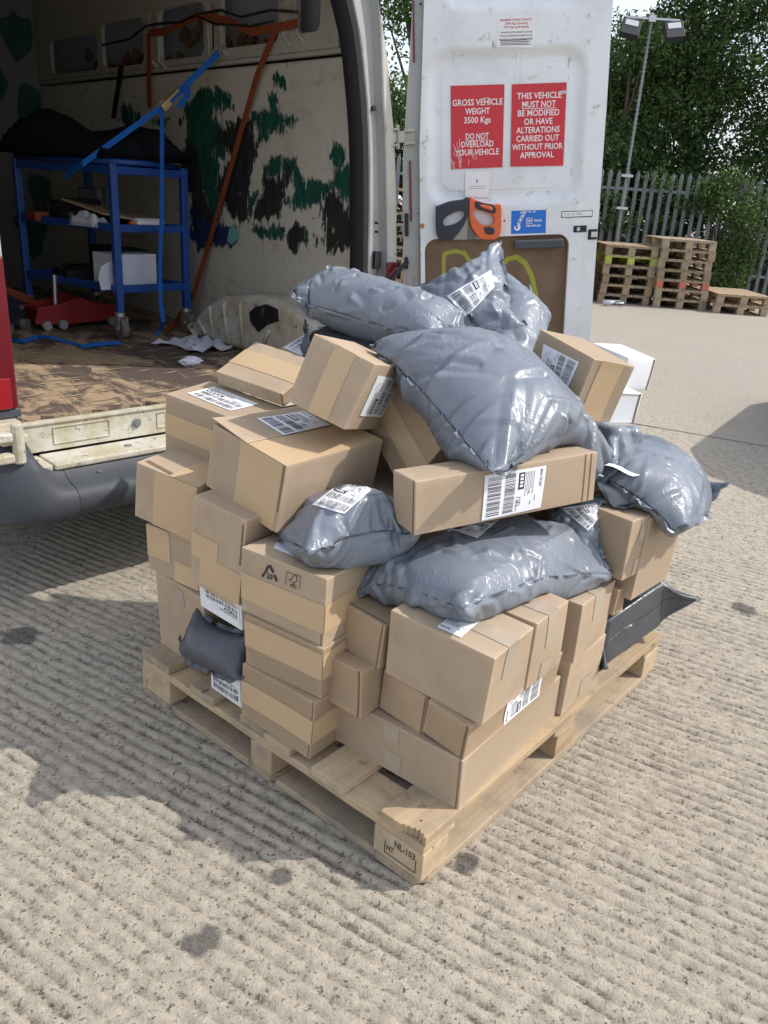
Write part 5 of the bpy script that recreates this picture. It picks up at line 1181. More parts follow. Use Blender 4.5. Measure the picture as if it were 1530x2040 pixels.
BX = {
 'B1': ([0.2026, 1.3761, 0.138], [[-0.8064, 0.5913, 0.0011], [0.5913, 0.8064, -0.0021], [0.0022, 0.001, 1.0]], [0.3538, 0.4549, 0.1241]),
 'O': ([-0.1295, 1.509, 0.138], [[-0.803, 0.5957, 0.0159], [0.5958, 0.8031, 0.0021], [0.0115, -0.0112, 0.9999]], [0.2335, 0.26, 0.1537]),
 'N': ([-0.1135, 1.5214, 0.2927], [[-0.8407, 0.5414, 0.0113], [0.5414, 0.8407, 0.0014], [0.0087, -0.0073, 0.9999]], [0.233, 0.25, 0.1286]),
 'M': ([-0.1149, 1.5341, 0.4222], [[-0.8318, 0.555, 0.0081], [0.555, 0.8318, 0.0022], [0.0056, -0.0063, 1.0]], [0.2449, 0.26, 0.163]),
 'L': ([-0.4421, 1.8228, 0.138], [[-0.757, 0.6532, -0.0173], [0.6533, 0.7571, -0.0056], [-0.0095, 0.0156, 0.9998]], [0.221, 0.3, 0.2265]),
 'J': ([-0.462, 1.8531, 0.3654], [[-0.812, 0.5836, 0.0036], [0.5836, 0.812, 0.0043], [0.0004, -0.0056, 1.0]], [0.2094, 0.28, 0.1336]),
 'I': ([-0.4774, 1.8664, 0.501], [[-0.8839, 0.457, 0.099], [0.4493, 0.8887, -0.0914], [0.1298, 0.0363, 0.9909]], [0.1998, 0.25, 0.1564]),
 'K': ([-0.3336, 1.7107, 0.4024], [[-0.8196, 0.5666, 0.0848], [0.5637, 0.824, -0.0573], [0.1023, -0.0008, 0.9948]], [0.1732, 0.17, 0.2384]),
 'Q': ([-0.0238, 1.4936, 0.2651], [[-0.7971, 0.6036, 0.0183], [0.6039, 0.7968, 0.0212], [0.0018, -0.0279, 0.9996]], [0.113, 0.3, 0.1187]),
 'P': ([0.0118, 1.5279, 0.3787], [[-0.7767, 0.6236, 0.0887], [0.6261, 0.7797, 0.0009], [0.0686, -0.0562, 0.9961]], [0.1211, 0.28, 0.1091]),
 'R': ([0.1143, 1.4577, 0.2631], [[-0.737, 0.6743, 0.0461], [0.6745, 0.7381, -0.0131], [0.0429, -0.0214, 0.9988]], [0.1285, 0.4, 0.0995]),
 'B6': ([0.2026, 1.3801, 0.263], [[-0.7733, 0.6318, 0.0537], [0.6257, 0.774, -0.0973], [0.103, 0.0416, 0.9938]], [0.1132, 0.3772, 0.093]),
 'S': ([0.2298, 1.3723, 0.3564], [[-0.7905, 0.6122, 0.0171], [0.6104, 0.7898, -0.0598], [0.0501, 0.0369, 0.9981]], [0.2551, 0.1657, 0.1662]),
 'T': ([0.338, 1.5115, 0.3564], [[-0.7892, 0.6141, 0.0027], [0.6136, 0.7887, -0.0366], [0.0246, 0.0273, 0.9993]], [0.3, 0.1525, 0.1707]),
 'V': ([0.4901, 1.7373, 0.138], [[-0.8028, 0.5962, 0.0109], [0.5962, 0.8028, -0.0027], [0.0104, -0.0044, 0.9999]], [0.34, 0.2111, 0.1595]),
 'U': ([0.4946, 1.7392, 0.2985], [[-0.8089, 0.5878, 0.0135], [0.5879, 0.8087, 0.0194], [-0.0005, -0.0236, 0.9997]], [0.34, 0.2069, 0.1624]),
 'Y': ([0.6257, 1.8956, 0.3533], [[-0.7223, 0.6914, 0.0126], [0.6915, 0.7224, -0.0009], [0.0097, -0.0081, 0.9999]], [0.3, 0.0459, 0.0795]),
 'W': ([0.6152, 1.8582, 0.4764], [[-0.6937, 0.7201, 0.0176], [0.7196, 0.6939, -0.0265], [0.0313, 0.0057, 0.9995]], [0.1612, 0.1143, 0.1672]),
 'X': ([0.6624, 1.9026, 0.3983], [[-0.7548, 0.6544, 0.0455], [0.6544, 0.756, -0.0166], [0.0453, -0.0172, 0.9988]], [0.3, 0.2311, 0.239]),
 'Z': ([0.6172, 1.9867, 0.5709], [[-0.7025, 0.7117, -0.0003], [0.7117, 0.7025, 0.0057], [-0.0043, -0.0038, 1.0]], [0.25, 0.1369, 0.0686]),
 'H': ([0.0696, 1.5662, 0.6904], [[-0.4564, 0.8861, -0.0806], [0.886, 0.4609, 0.0509], [-0.0822, 0.0482, 0.9954]], [0.103, 0.4798, 0.1167]),
 'C': ([-0.2439, 1.699, 0.6185], [[-0.7626, 0.6324, 0.136], [0.624, 0.7746, -0.1027], [0.1703, -0.0065, 0.9854]], [0.2594, 0.3241, 0.1668]),
 'A': ([-0.3093, 1.9142, 0.6336], [[-0.8552, 0.5161, 0.0484], [0.5113, 0.8552, -0.0844], [0.085, 0.0474, 0.9953]], [0.3493, 0.1661, 0.1646]),
 'D': ([-0.2793, 2.0669, 0.8159], [[-0.8575, 0.5051, -0.0981], [0.5031, 0.7828, -0.3662], [0.1082, 0.3633, 0.9254]], [0.2311, 0.1735, 0.0413]),
 'E': ([-0.1006, 1.7878, 0.844], [[-0.8914, 0.2872, 0.3507], [0.3434, 0.9329, 0.1088], [0.2959, -0.2174, 0.9302]], [0.1612, 0.2668, 0.1694]),
 'G': ([0.0467, 1.876, 0.6653], [[-0.4369, 0.7786, 0.4504], [0.7495, 0.592, -0.2963], [0.4973, -0.2081, 0.8422]], [0.391, 0.23, 0.167]),
 'F': ([-0.2551, 2.3239, 0.8185], [[-0.7291, 0.6825, -0.0514], [0.6304, 0.6404, -0.4386], [0.2665, 0.3522, 0.8972]], [0.1037, 0.1586, 0.08]),
 'AA': ([0.4465, 1.958, 0.8668], [[-0.4739, 0.8526, 0.2203], [0.8654, 0.4972, -0.0625], [0.1628, -0.161, 0.9734]], [0.2167, 0.1428, 0.1542]),
 'WB1': ([0.6481, 2.2723, 0.8787], [[-0.4169, 0.9066, 0.0656], [0.9061, 0.4203, -0.0492], [0.0722, -0.0389, 0.9966]], [0.1661, 0.1026, 0.0929]),
 'WB2': ([0.5828, 2.1667, 0.8062], [[-0.4865, 0.8692, 0.0886], [0.8709, 0.4906, -0.0308], [0.0703, -0.0621, 0.9956]], [0.2, 0.1221, 0.0887]),
 'W3': ([-0.321, 1.6795, 0.139], [[-0.7782, 0.628, 0.0046], [0.628, 0.7782, 0.0014], [0.0027, -0.004, 1.0]], [0.1217, 0.18, 0.0904]),
 'W4': ([-0.3252, 1.7034, 0.3488], [[-0.7456, 0.666, -0.0212], [0.6663, 0.7457, -0.0057], [-0.012, 0.0184, 0.9998]], [0.1717, 0.18, 0.0663]),
 'b6': ([0.1992, 1.4789, 0.5265], [[-0.7882, 0.6096, -0.0852], [0.6015, 0.7922, 0.1029], [-0.1302, -0.0299, 0.991]], [0.2516, 0.4829, 0.1012]),
 'b5': ([-0.0764, 1.5787, 0.5897], [[-0.4586, 0.8548, -0.2431], [0.8554, 0.4987, 0.14], [-0.2409, 0.1437, 0.9598]], [0.3606, 0.1429, 0.1411]),
 'b11': ([0.6596, 1.9979, 0.142], [[-0.6452, 0.7544, -0.121], [0.7631, 0.6286, -0.1499], [0.037, 0.189, 0.9813]], [0.12, 0.2559, 0.1589]),
 'b9': ([0.5862, 2.0522, 0.7427], [[-0.5724, 0.8138, 0.1005], [0.8151, 0.5513, 0.1782], [-0.0896, -0.1839, 0.9789]], [0.2, 0.1152, 0.0836]),
 'b4': ([0.3088, 2.377, 1.1152], [[-0.7794, -0.5947, -0.1972], [0.0048, 0.3091, -0.951], [-0.6266, 0.7421, 0.2381]], [0.1544, 0.06, 0.6082]),
}
# ------------------------------------------------------------------ the loaded pallet
PA = math.pi / 2 - .685
P0 = np.array([.129, 1.28, 0.0])
PV = np.array([math.sin(.685), math.cos(.685), 0]); PU = np.array([-math.cos(.685), math.sin(.685), 0])
PAL = empty('wooden_pallet', tuple(P0), PA); tag(PAL, 'wooden pallet in the foreground loaded with brown cartons and grey bags', 'pallet')
def board(name, x0, x1, y0, y1, z0, z1, along='x', mat='wood', shape=None):
    """a board with its grain along its own local x"""
    L, W, t = (x1 - x0, y1 - y0, z1 - z0) if along == 'x' else (y1 - y0, x1 - x0, z1 - z0)
    mb = MB()
    n = 14; vs = []
    rg = np.random.default_rng(int(abs(x0 * 1000 + y0 * 777 + z0 * 333)) + 1)
    if shape: poly = shape
    else:
        poly = [(L * k / n, rg.normal() * .0012) for k in range(n + 1)] + [(L * k / n, W + rg.normal() * .0012) for k in range(n, -1, -1)]
    mb.prism(poly, 0, t)
    o = mb.build(name, M[mat], PAL, bevel=.0025)
    if along == 'x': o.location = (x0, y0, z0)
    else: o.location = (x1, y0, z0); o.rotation_euler = (0, 0, math.pi / 2)
    return o
jag = [(0, .122), (.0, .066), (.006, .060), (.003, .055), (.009, .050), (.007, .043), (.014, .037), (.010, .031), (.017, .026), (.009, .021), (.012, .014), (.005, .009), (.007, .004), (.004, .001)]
board('deck_board', .0, 1.2, 0, .122, .1165, .1385, mat='wood', shape=[(0.004, .001), (1.2, 0), (1.2, .122)] + jag[:-1])
for y0, y1, mt, x0 in ((.225, .325, 'woodpale', -.006), (.402, .492, 'wood', -.002), (.4925, .590, 'woodold', .008), (.68, .778, 'woodold', -.003), (.876, 1.0, 'woodold', .002)):
    board('deck_board', x0, 1.2, y0, y1, .1165, .1385, mat=mt)
for x0, x1, mt in ((0.002, .112, 'woodpale'), (.545, .655, 'wood'), (1.09, 1.198, 'wood')): board('stringer_board', x0, x1, 0.003, .997, .0945, .116, 'y', mt)
blk = {}
for i, (y0, y1) in enumerate(((0, .134), (.465, .54), (.873, 1.0))):
    for j, (x0, x1) in enumerate(((0, .092), (.56, .657), (1.10, 1.198))):
        mb = MB(); mb.box(0, x1 - x0 - .002, 0, y1 - y0, 0, .0715); o = mb.build('block', M['woodpale' if (i + j) % 2 == 0 else 'wood'], PAL, bevel=.003); o.location = (x0 + .0015, y0 + .0015, .0225); blk[i, j] = o
for y0, y1 in ((.002, .128), (.455, .55), (.874, .998)):
    sh = [(0.03, 0), (1.17, 0), (1.2, .02), (1.2, y1 - y0 - .0), (.0, y1 - y0), (0.0, .02)]
    board('bottom_board', 0, 1.2, y0, y1, .0015, .022, 'x', 'woodold', sh)
for x0, x1 in ((.003, .105), (1.095, 1.197)):
    board('bottom_board', x0, x1, .130, .453, .0015, .0218, 'y', 'woodold'); board('bottom_board', x0, x1, .552, .872, .0015, .0218, 'y', 'woodold')
# stamp on the front block
mb = MB(); SM = Matrix(((0, 0, -1, -.0006), (-1, 0, 0, .074), (0, 1, 0, .036), (0, 0, 0, 1)))
def wr(mb, t, x, y, w, Mx, m=0, bold=.02, kh=1.0):
    me = text_mesh(t, 1, bold); xs = [v.co.x for v in me.vertices]; k = w / (max(xs) - min(xs))
    mb.mesh(me, m, Mx @ Matrix.Translation((x, y, 0)) @ Matrix.Diagonal((k, k * kh, 1, 1)) @ Matrix.Translation((-(max(xs) + min(xs)) / 2, -.35, 0))); bpy.data.meshes.remove(me)
wr(mb, 'NL-103', .026, .018, .056, SM, kh=1.25); wr(mb, 'HT', -.012, -.004, .020, SM, kh=1.25)
for a, b, c, d in ((-.028, .058, -.022, -.020), (.056, .058, -.022, .012), (-.028, -.026, -.022, .010)): mb.box(a, b, c, d, 0, .0003, 0, SM)
mb.build('stamp', M['ink'], blk[0, 0], fixn=False)
mb = MB(); SM2 = Matrix(((0, 0, -1, -.0006), (-1, 0, 0, .04), (0, 1, 0, .05), (0, 0, 0, 1))); wr(mb, '10 T', 0, 0, .03, SM2, kh=1.2); mb.build('stamp', M['inkgrey'], blk[1, 0], fixn=False)

# ------------------------------------------------------------------ cartons
def fmat(P, R): return Matrix(((R[0][1], R[0][0], R[0][2], P[0]), (R[1][1], R[1][0], R[1][2], P[1]), (R[2][1], R[2][0], R[2][2], P[2]), (0, 0, 0, 1)))
BOX = {}; COLL = []
class Carton:
    """local x = away to the right, y = away to the left, z = up; faces L (x=0), R (y=0), T (z=top)"""
    def __init__(s, key, label, mat='card', cat='cardboard box', group=None, name='carton', sag=1.0, seed=None, flap=None):
        P, R, D = BX[key]; s.D = (D[1], D[0], D[2]); s.M = fmat(P, R); s.MI = s.M.inverted(); s.key = key
        rg = np.random.default_rng(sum(map(ord, key)) * 7 + 3); s.ph = rg.uniform(0, 6, 6); s.amp = rg.uniform(-.005, .0045, 6) * sag; s.cr = rg.uniform(-.003, .003, (2, 2, 2, 3)) * sag
        bm = bmesh.new(); bmesh.ops.create_cube(bm, size=1, matrix=Matrix.Translation((.5, .5, .5)))
        bmesh.ops.subdivide_edges(bm, edges=bm.edges[:], cuts=9, use_grid_fill=True)
        for v in bm.verts: v.co = s.disp(Vector((v.co.x * s.D[0], v.co.y * s.D[1], v.co.z * s.D[2])))
        bmesh.ops.recalc_face_normals(bm, faces=bm.faces[:])
        me = bpy.data.meshes.new(name); bm.to_mesh(me); bm.free(); me.materials.append(M[mat]); me.materials.append(M['edge_gap_shade'])
        if flap:
            mb = MB()
            for f in flap: f(s, mb)
            bm = bmesh.new(); bm.from_mesh(me); k0 = len(bm.verts); vs = [bm.verts.new(p) for p in mb.v]
            for f, m in zip(mb.f, mb.m): q = bm.faces.new([vs[i] for i in f]); q.material_index = m
            bm.to_mesh(me); bm.free()
        s.o = bpy.data.objects.new(name, me); link(s.o); s.o.matrix_world = s.M
        b = s.o.modifiers.new('bevel', 'BEVEL'); b.width = .0022; b.segments = 2; b.limit_method = 'ANGLE'; b.angle_limit = math.radians(50)
        tag(s.o, label, cat, group); BOX[key] = s
        COLL.append((np.array(P), np.array(R), np.array(D)))
    def disp(s, p):
        a, b, c = (p[i] / s.D[i] for i in range(3)); q = Vector(p)
        w = lambda x: 4 * x * (1 - x)
        for k, (t, u, v, ax_, sg) in enumerate(((a, b, c, 0, -1), (1 - a, b, c, 0, 1), (b, a, c, 1, -1), (1 - b, a, c, 1, 1), (c, a, b, 2, -1), (1 - c, a, b, 2, 1))):
            q[ax_] += sg * s.amp[k] * w(u) ** .7 * w(v) ** .7 * max(0, 1 - t * 3)
        e = Vector((0, 0, 0))
        for i in (0, 1):
            for j in (0, 1):
                for k in (0, 1): e += Vector(s.cr[i, j, k]) * ((a if i else 1 - a) * (b if j else 1 - b) * (c if k else 1 - c))
        return q + e
    def fp(s, f, a, b, off=0):
        """point on a face: a runs left to right in the photo, b upwards (or away)"""
        D = s.D
        if f == 'L': p, n = Vector((0, D[1] * (1 - a), D[2] * b)), Vector((-1, 0, 0))
        elif f == 'R': p, n = Vector((D[0] * a, 0, D[2] * b)), Vector((0, -1, 0))
        else: p, n = Vector((D[0] * b, D[1] * (1 - a), D[2])), Vector((0, 0, 1))
        return s.disp(p) + n * off
    def ab(s, f, px, py):
        """pixel -> position on a face"""
        D = s.D; o, n = {'L': ((0, 0, 0), (-1, 0, 0)), 'R': ((0, 0, 0), (0, -1, 0)), 'T': ((0, 0, D[2]), (0, 0, 1))}[f]
        q = s.MI @ Vector(onpl(px, py, np.array(s.M @ Vector(o)), np.array(s.M.to_3x3() @ Vector(n))))
        return (1 - q.y / D[1], q.z / D[2]) if f == 'L' else ((q.x / D[0], q.z / D[2]) if f == 'R' else (1 - q.y / D[1], q.x / D[0]))
    def grid(s, mb, f, quad, off, m=0, nx=10, ny=6):
        """a patch given by four (a,b) corners, following the face"""
        c = [Vector(q) for q in quad]; vs = []
        for i in range(nx + 1):
            for j in range(ny + 1):
                u, v = i / nx, j / ny; p = c[0] * (1 - u) * (1 - v) + c[1] * u * (1 - v) + c[2] * u * v + c[3] * (1 - u) * v
                vs.append(s.fp(f, p[0], p[1], off))
        mb.add(vs, [(i * (ny + 1) + j, (i + 1) * (ny + 1) + j, (i + 1) * (ny + 1) + j + 1, i * (ny + 1) + j + 1) for i in range(nx) for j in range(ny)], m)
    def tape(s, pieces, mat='tape'):
        for p in pieces:
            f, a0, a1, b0, b1 = p[:5]; k = p[5] if len(p) > 5 else 0; mb = MB()
            s.grid(mb, f, [(a0, b0), (a1, b0 + k), (a1, b1 + k), (a0, b1)], .0012); mb.build('tape', M[mat], s.o, fixn=False)
    def label(s, f, px, seed=1, txt=True, off=None):
        c = [s.ab(f, *p) for p in px]
        def fn(x, y, h):
            p = [(c[0][k] * (1 - x) + c[1][k] * x) * (1 - y) + (c[3][k] * (1 - x) + c[2][k] * x) * y for k in (0, 1)]
            return s.fp(f, p[0], p[1], .0018 + h + (off(p[0], p[1]) if off else 0))
        return shipping_label(fn, s.o, seed, txt)
    def slit(s, *pieces):
        """dark strip: painted shade of an open gap; brown cut edge on white cartons"""
        for f, a0, b0, a1, b1, w in pieces:
            mb = MB(); d = Vector((a1 - a0, b1 - b0)); n = Vector((-d.y, d.x)); 
            if n.length: n.normalize()
            D2 = {'L': (s.D[1], s.D[2]), 'R': (s.D[0], s.D[2]), 'T': (s.D[1], s.D[0])}[f]
            q = [(a0, b0), (a1, b1), (a1 + n.x * w / D2[0], b1 + n.y * w / D2[1]), (a0 + n.x * w / D2[0], b0 + n.y * w / D2[1])]
            s.grid(mb, f, q, .0009, 0, 8, 1); mb.build('board_edge_and_gap_shade', M['edge_gap_shade'], s.o, fixn=False)

def shipping_label(fn, parent, seed=1, txt=True):
    """a printed label; fn(x, y, height) places label coordinates 0..1 on the surface it sticks to"""
    rg = np.random.default_rng(seed); mb = MB()
    nx, ny = 16, 12
    vs = [fn(i / nx, j / ny, 0) for i in range(nx + 1) for j in range(ny + 1)]
    mb.add(vs, [(i * (ny + 1) + j, (i + 1) * (ny + 1) + j, (i + 1) * (ny + 1) + j + 1, i * (ny + 1) + j + 1) for i in range(nx) for j in range(ny)], 0)
    def rect(x0, x1, y0, y1, m, n=3, h=.0006):
        vs = []
        for i in range(n + 1): x = x0 + (x1 - x0) * i / n; vs += [fn(x, y0, h), fn(x, y1, h)]
        mb.add(vs, [(2 * i, 2 * i + 2, 2 * i + 3, 2 * i + 1) for i in range(n)], m)
    for x0, x1 in ((.06, .275), (.335, .505)):
        y = .06
        while y < .93:
            w = rg.choice([.007, .009, .014, .022]); rect(x0, x1, y, min(y + w, .95), 3); y += w + rg.choice([.009, .012, .018, .026])
    rect(.555, .655, .55, .93, 1, 3)
    for k in range(4): rect(.578, .632, .60 + .08 * k, .655 + .08 * k, 0, 1, .0010)
    for k in range(6): x = .675 + .026 * k; rect(x, x + .010, .93 - (.5 + .3 * rg.random()) * .8, .93, 2, 1)
    for x, y, l in ((.60, .20, .16), (.78, .15, .10), (.85, .22, .14), (.545, .06, .2), (.74, .42, .05), (.80, .40, .08)): rect(x, x + .014, y, y + l, 2, 1)
    if txt:
        me = text_mesh('MON TO SAT', 1, .02); xs = [v.co.x for v in me.vertices]; k = .40 / (max(xs) - min(xs)); b = len(mb.v)
        mb.add([fn(.91 + v.co.y * k * .8, .74 - v.co.x * k, .0008) for v in me.vertices], [tuple(p.vertices) for p in me.polygons], 1); bpy.data.meshes.remove(me)
        me = text_mesh('1 of 1', 1, .01); xs = [v.co.x for v in me.vertices]; k = .2 / (max(xs) - min(xs))
        mb.add([fn(.535 + v.co.y * k, .28 - v.co.x * k, .0008) for v in me.vertices], [tuple(p.vertices) for p in me.polygons], 1); bpy.data.meshes.remove(me)
    return mb.build('shipping_label', [M['label'], M['ink'], M['inkgrey'], M['print']], parent, fixn=False)

GC = 'brown cartons on the pallet'
def c_(k, l, **kw):
    kw.setdefault('group', GC); return Carton(k, l, **kw)
B1 = c_('B1', 'large brown carton on the front corner of the pallet with two clear tape patches')
B1.tape([('L', .40, .52, .62, .98), ('L', .42, .55, .05, .42)], 'clear'); B1.tape([('R', .15, .45, .2, .5)], 'clear') if False else None
B1.slit(('L', .985, .0, .985, 1, .003))
O = c_('O', 'tan taped carton lying on the pallet, lowest of the three stacked flat cartons', mat='card2'); O.tape([('L', 0, 1, .26, .68), ('R', 0, 1, .26, .68)]); O.slit(('L', .985, .68, .985, 1, .003), ('L', .985, 0, .985, .26, .003))
N = c_('N', 'taped brown carton under the recycling marked box, middle of its stack', mat='card2'); N.tape([('L', 0, 1, .38, .90), ('R', 0, 1, .38, .9)])
Mm = c_('M', 'brown carton printed with a recycling triangle and a tree mark, label on top'); Mm.tape([('L', 0, 1, .20, .62), ('R', 0, 1, .20, .62)])
Mm.label('T', [(640, 1134), (545, 1094), (556, 1072), (660, 1116)], 5, False); Mm.slit(('L', .985, 0, .985, .2, .003))
def printmark(s, f, items):
    mb = MB()
    for poly, in items:
        c = [s.ab(f, *p) for p in poly]; mb.add([s.fp(f, *q, .0016) for q in c], [tuple(range(len(c)))])
    return mb
def pstroke(pts, w, close=False):
    out = []; n = len(pts)
    for k in range(n if close else n - 1):
        a = Vector(pts[k]); b = Vector(pts[(k + 1) % n]); d = (b - a); d.normalize(); m = Vector((-d.y, d.x)) * w; out.append(([tuple(a - m - d * w * .6), tuple(b - m + d * w * .6), tuple(b + m + d * w * .6), tuple(a + m - d * w * .6)],))
    return out
it = pstroke([(537, 1127), (531, 1139)], 2.2) + pstroke([(540, 1127), (546, 1139)], 2.2) + pstroke([(525, 1147), (529, 1142)], 2.2) + pstroke([(549, 1146), (553, 1156)], 2.2)
it += pstroke([(572, 1139), (599, 1148), (598, 1172)], .45) + pstroke([(572, 1139), (571, 1163)], .45)
it += pstroke([(577, 1153), (580, 1157), (584, 1148), (588, 1144), (592, 1149), (593, 1156), (589, 1160), (586, 1159)], .7) + pstroke([(586, 1159), (584, 1164), (589, 1165)], .7)
def facetext(s, mb, f, t, c0, c1, up):
    me = text_mesh(t, 1, .015); xs = [v.co.x for v in me.vertices]; ys = [v.co.y for v in me.vertices]; x0, x1, y0, y1 = min(xs), max(xs), min(ys), max(ys); vs = []
    for v in me.vertices:
        a = (v.co.x - x0) / (x1 - x0); b = (v.co.y - y0) / (y1 - y0)
        px = c0[0] + (c1[0] - c0[0]) * a + up[0] * b; py = c0[1] + (c1[1] - c0[1]) * a + up[1] * b; vs.append(s.fp(f, *s.ab(f, px, py), .0016))
    mb.add(vs, [tuple(p.vertices) for p in me.polygons]); bpy.data.meshes.remove(me)
mb = printmark(Mm, 'L', it[:4]); facetext(Mm, mb, 'L', '20', (533, 1151), (545, 1155), (.5, -11)); mb.build('recycling_mark', M['ink'], Mm.o, fixn=False)
mb = printmark(Mm, 'L', it[4:]); facetext(Mm, mb, 'L', 'FSC', (579, 1168), (592, 1173), (.3, -6)); mb.build('tree_mark', M['ink'], Mm.o, fixn=False)
L_ = c_('L', 'brown carton on the left rear corner of the pallet with a small clear tape patch'); L_.tape([('L', .38, .58, .72, .93)], 'clear')
J = c_('J', 'brown carton with crossed paper tape above the left rear corner carton'); J.tape([('L', 0, .42, .32, 1.0), ('L', .50, .97, .0, .42)])
I = c_('I', 'brown carton high on the left side with a gaping top flap and vertical tape'); I.tape([('L', .32, 1.0, 0, 1), ('T', .55, 1.0, 0, .9)]); I.slit(('T', .06, .07, .55, .02, .012))
K = c_('K', 'brown carton with patchy tape leaning below the big flapped carton', mat='card'); K.tape([('L', 0, .52, .33, .60), ('L', .18, 1.0, .06, .40)]); K.slit(('L', .965, .5, .965, .95, .005))
Q = c_('Q', 'small plain brown carton jutting out above the front corner carton', mat='card2'); Q.slit(('L', .955, 0, .955, 1, .006)); 
P_ = c_('P', 'small plain brown carton leaning beside the recycling marked box', mat='card2'); P_.slit(('T', .02, .035, .95, .035, .004), ('L', .965, .02, .965, 1, .004))
Rr = c_('R', 'plain end of a long brown carton right of the jutting small carton', mat='card2'); Rr.slit(('L', .985, 0, .985, 1, .004))
B6 = c_('B6', 'long brown carton with a shipping label on the front corner carton', mat='card2'); B6.slit(('L', .97, 0, .97, 1, .005)); B6.label('R', [(1084, 1341), (1016, 1394), (1004, 1446), (1074, 1386)], 7)
S = c_('S', 'large pale brown carton with striped clear tape under the wide grey bag')
S.tape([('T', .62, 1.0, .34, .62), ('R', .34, .62, .52, 1.0)], 'clear'); S.label('T', [(985, 1215), (917, 1272), (870, 1250), (940, 1195)], 9)
Tt = c_('T', 'pale brown carton with clear tape, middle of the three on the right edge'); Tt.tape([('T', .6, 1.0, .34, .66), ('R', .34, .66, .52, 1.0), ('R', .32, .60, .0, .3)], 'clear')
V = c_('V', 'plain brown carton standing on the deck at the right edge of the pallet'); V.tape([('R', .42, .72, .1, .42)], 'clear')
U = c_('U', 'pale brown carton with a label on top, farthest of the three on the right edge'); U.tape([('T', .62, 1.0, .36, .68), ('R', .36, .66, .55, 1.0)], 'clear'); U.label('T', [(1105, 1177), (1165, 1132), (1129, 1119), (1074, 1158)], 11, False)
Y = c_('Y', 'slim brown carton showing only a strip above the long grey mailer', mat='card2')
Ww = c_('W', 'upright brown carton with clear tape standing on the right of the pile'); Ww.tape([('T', .6, 1.0, .34, .62), ('R', .36, .66, .62, 1.0), ('R', .38, .7, .03, .3)], 'clear')
X = c_('X', 'big plain brown carton under the grey bag at the right rear')
Z = c_('Z', 'brown carton with rounded flap behind the upright taped carton', mat='card2')
H = c_('H', 'long narrow brown carton with a barcode label lying across the middle of the pile'); H.label('R', [(960, 1036), (1077.5, 1011), (1087, 928), (964, 947)], 13); H.slit(('L', .955, 0, .955, 1, .004), ('R', .93, .0, .93, 1, .003), ('R', .965, .0, .965, 1, .003))
lidoff = lambda a, b: .0032 + .011 * max(0, 1 - b * 1.5) ** 2 * max(0, 1 - max(a, 0) / .5)
def lid(s, mb):
    n = 9; vs = []
    for t in (0, .0035):
        for i in range(n):
            for j in range(n):
                a = -.012 + .50 * i / (n - 1); b = -.010 + 1.0 * j / (n - 1); vs.append(s.fp('T', a, b, lidoff(a, b) - .003 + t))
    fs = []
    for i in range(n - 1):
        for j in range(n - 1):
            q = (i * n + j, (i + 1) * n + j, (i + 1) * n + j + 1, i * n + j + 1); fs += [q[::-1], tuple(n * n + k for k in q)]
    rim = [(i, 0) for i in range(n)] + [(n - 1, j) for j in range(1, n)] + [(i, n - 1) for i in range(n - 2, -1, -1)] + [(0, j) for j in range(n - 2, 0, -1)]
    for k in range(len(rim)):
        p = rim[k][0] * n + rim[k][1]; q = rim[(k + 1) % len(rim)]; q = q[0] * n + q[1]; fs.append((p, q, n * n + q, n * n + p))
    mb.add(vs, fs, 0)
Cc = c_('C', 'big brown carton with a lifted top flap and wide tape on the left', flap=[lid]); Cc.tape([('L', .40, .96, 0, 1.0), ('T', .49, 1.0, 0, 1.0)]); Cc.slit(('L', .985, .3, .985, 1, .004))
Cc.label('T', [(563.8, 869), (657, 849), (604, 820), (511, 836)], 15, True, lidoff)
A_ = c_('A', 'brown carton with a barcode label on top at the upper left of the pile'); A_.tape([('L', 0, 1, .34, .70)]); A_.label('T', [(458, 818), (514, 805), (425, 772), (371, 785)], 17)
Dd = c_('D', 'shallow tilted brown carton with diagonal tape behind the upper left cartons'); Dd.tape([('T', 0, 1, .30, .72)]); Dd.slit(('L', .985, 0, .985, 1, .003))
Ee = c_('E', 'tilted brown carton with a printed label on its side beneath the dark grey bag'); Ee.tape([('L', .36, .70, 0, 1.0)]); Ee.label('R', [(796, 757), (753, 746), (717, 828), (760, 830)], 19, False); Ee.slit(('T', .04, .03, .45, .02, .006))
Gg = c_('G', 'steeply tipped brown carton with a tape band sliding beneath the biggest grey bag', mat='card2'); Gg.tape([('L', -0, 1, .30, .66)])
Ff = c_('F', 'flat brown carton with a crumpled white label peeping out behind the tilted box'); Ff.label('T', [(566, 695), (600, 712), (660, 668), (628, 657)], 21, False)
AA = c_('AA', 'big tilted brown carton with wide tape and side label at the top right'); AA.tape([('R', .20, .74, 0, 1)]); AA.label('L', [(1155, 723), (1086, 687), (1076, 740), (1133, 773)], 23, False)
GW = 'white cartons on the pallet'
w1 = c_('WB1', 'white carton at the far right behind the tilted brown carton', mat='whitecard', group=GW); w2 = c_('WB2', 'white carton below the other white one at the right rear', mat='whitecard', group=GW)
w1.slit(('R', .965, 0, .965, 1, .006)); w2.slit(('R', .955, 0, .955, 1, .006), ('R', 0, .93, .95, .93, .002))
w3 = c_('W3', 'white carton with a large text label standing on the pallet below the small dark bag', mat='whitecard', group=GW); w3.label('L', [(481, 1403), (481, 1352), (424, 1318), (424, 1366)], 25)
w4 = c_('W4', 'white carton with a big barcode squeezed above the small dark bag on the left', mat='whitecard', group=GW); w4.label('L', [(404, 1166), (411, 1206), (478, 1246), (476, 1205)], 27, False)

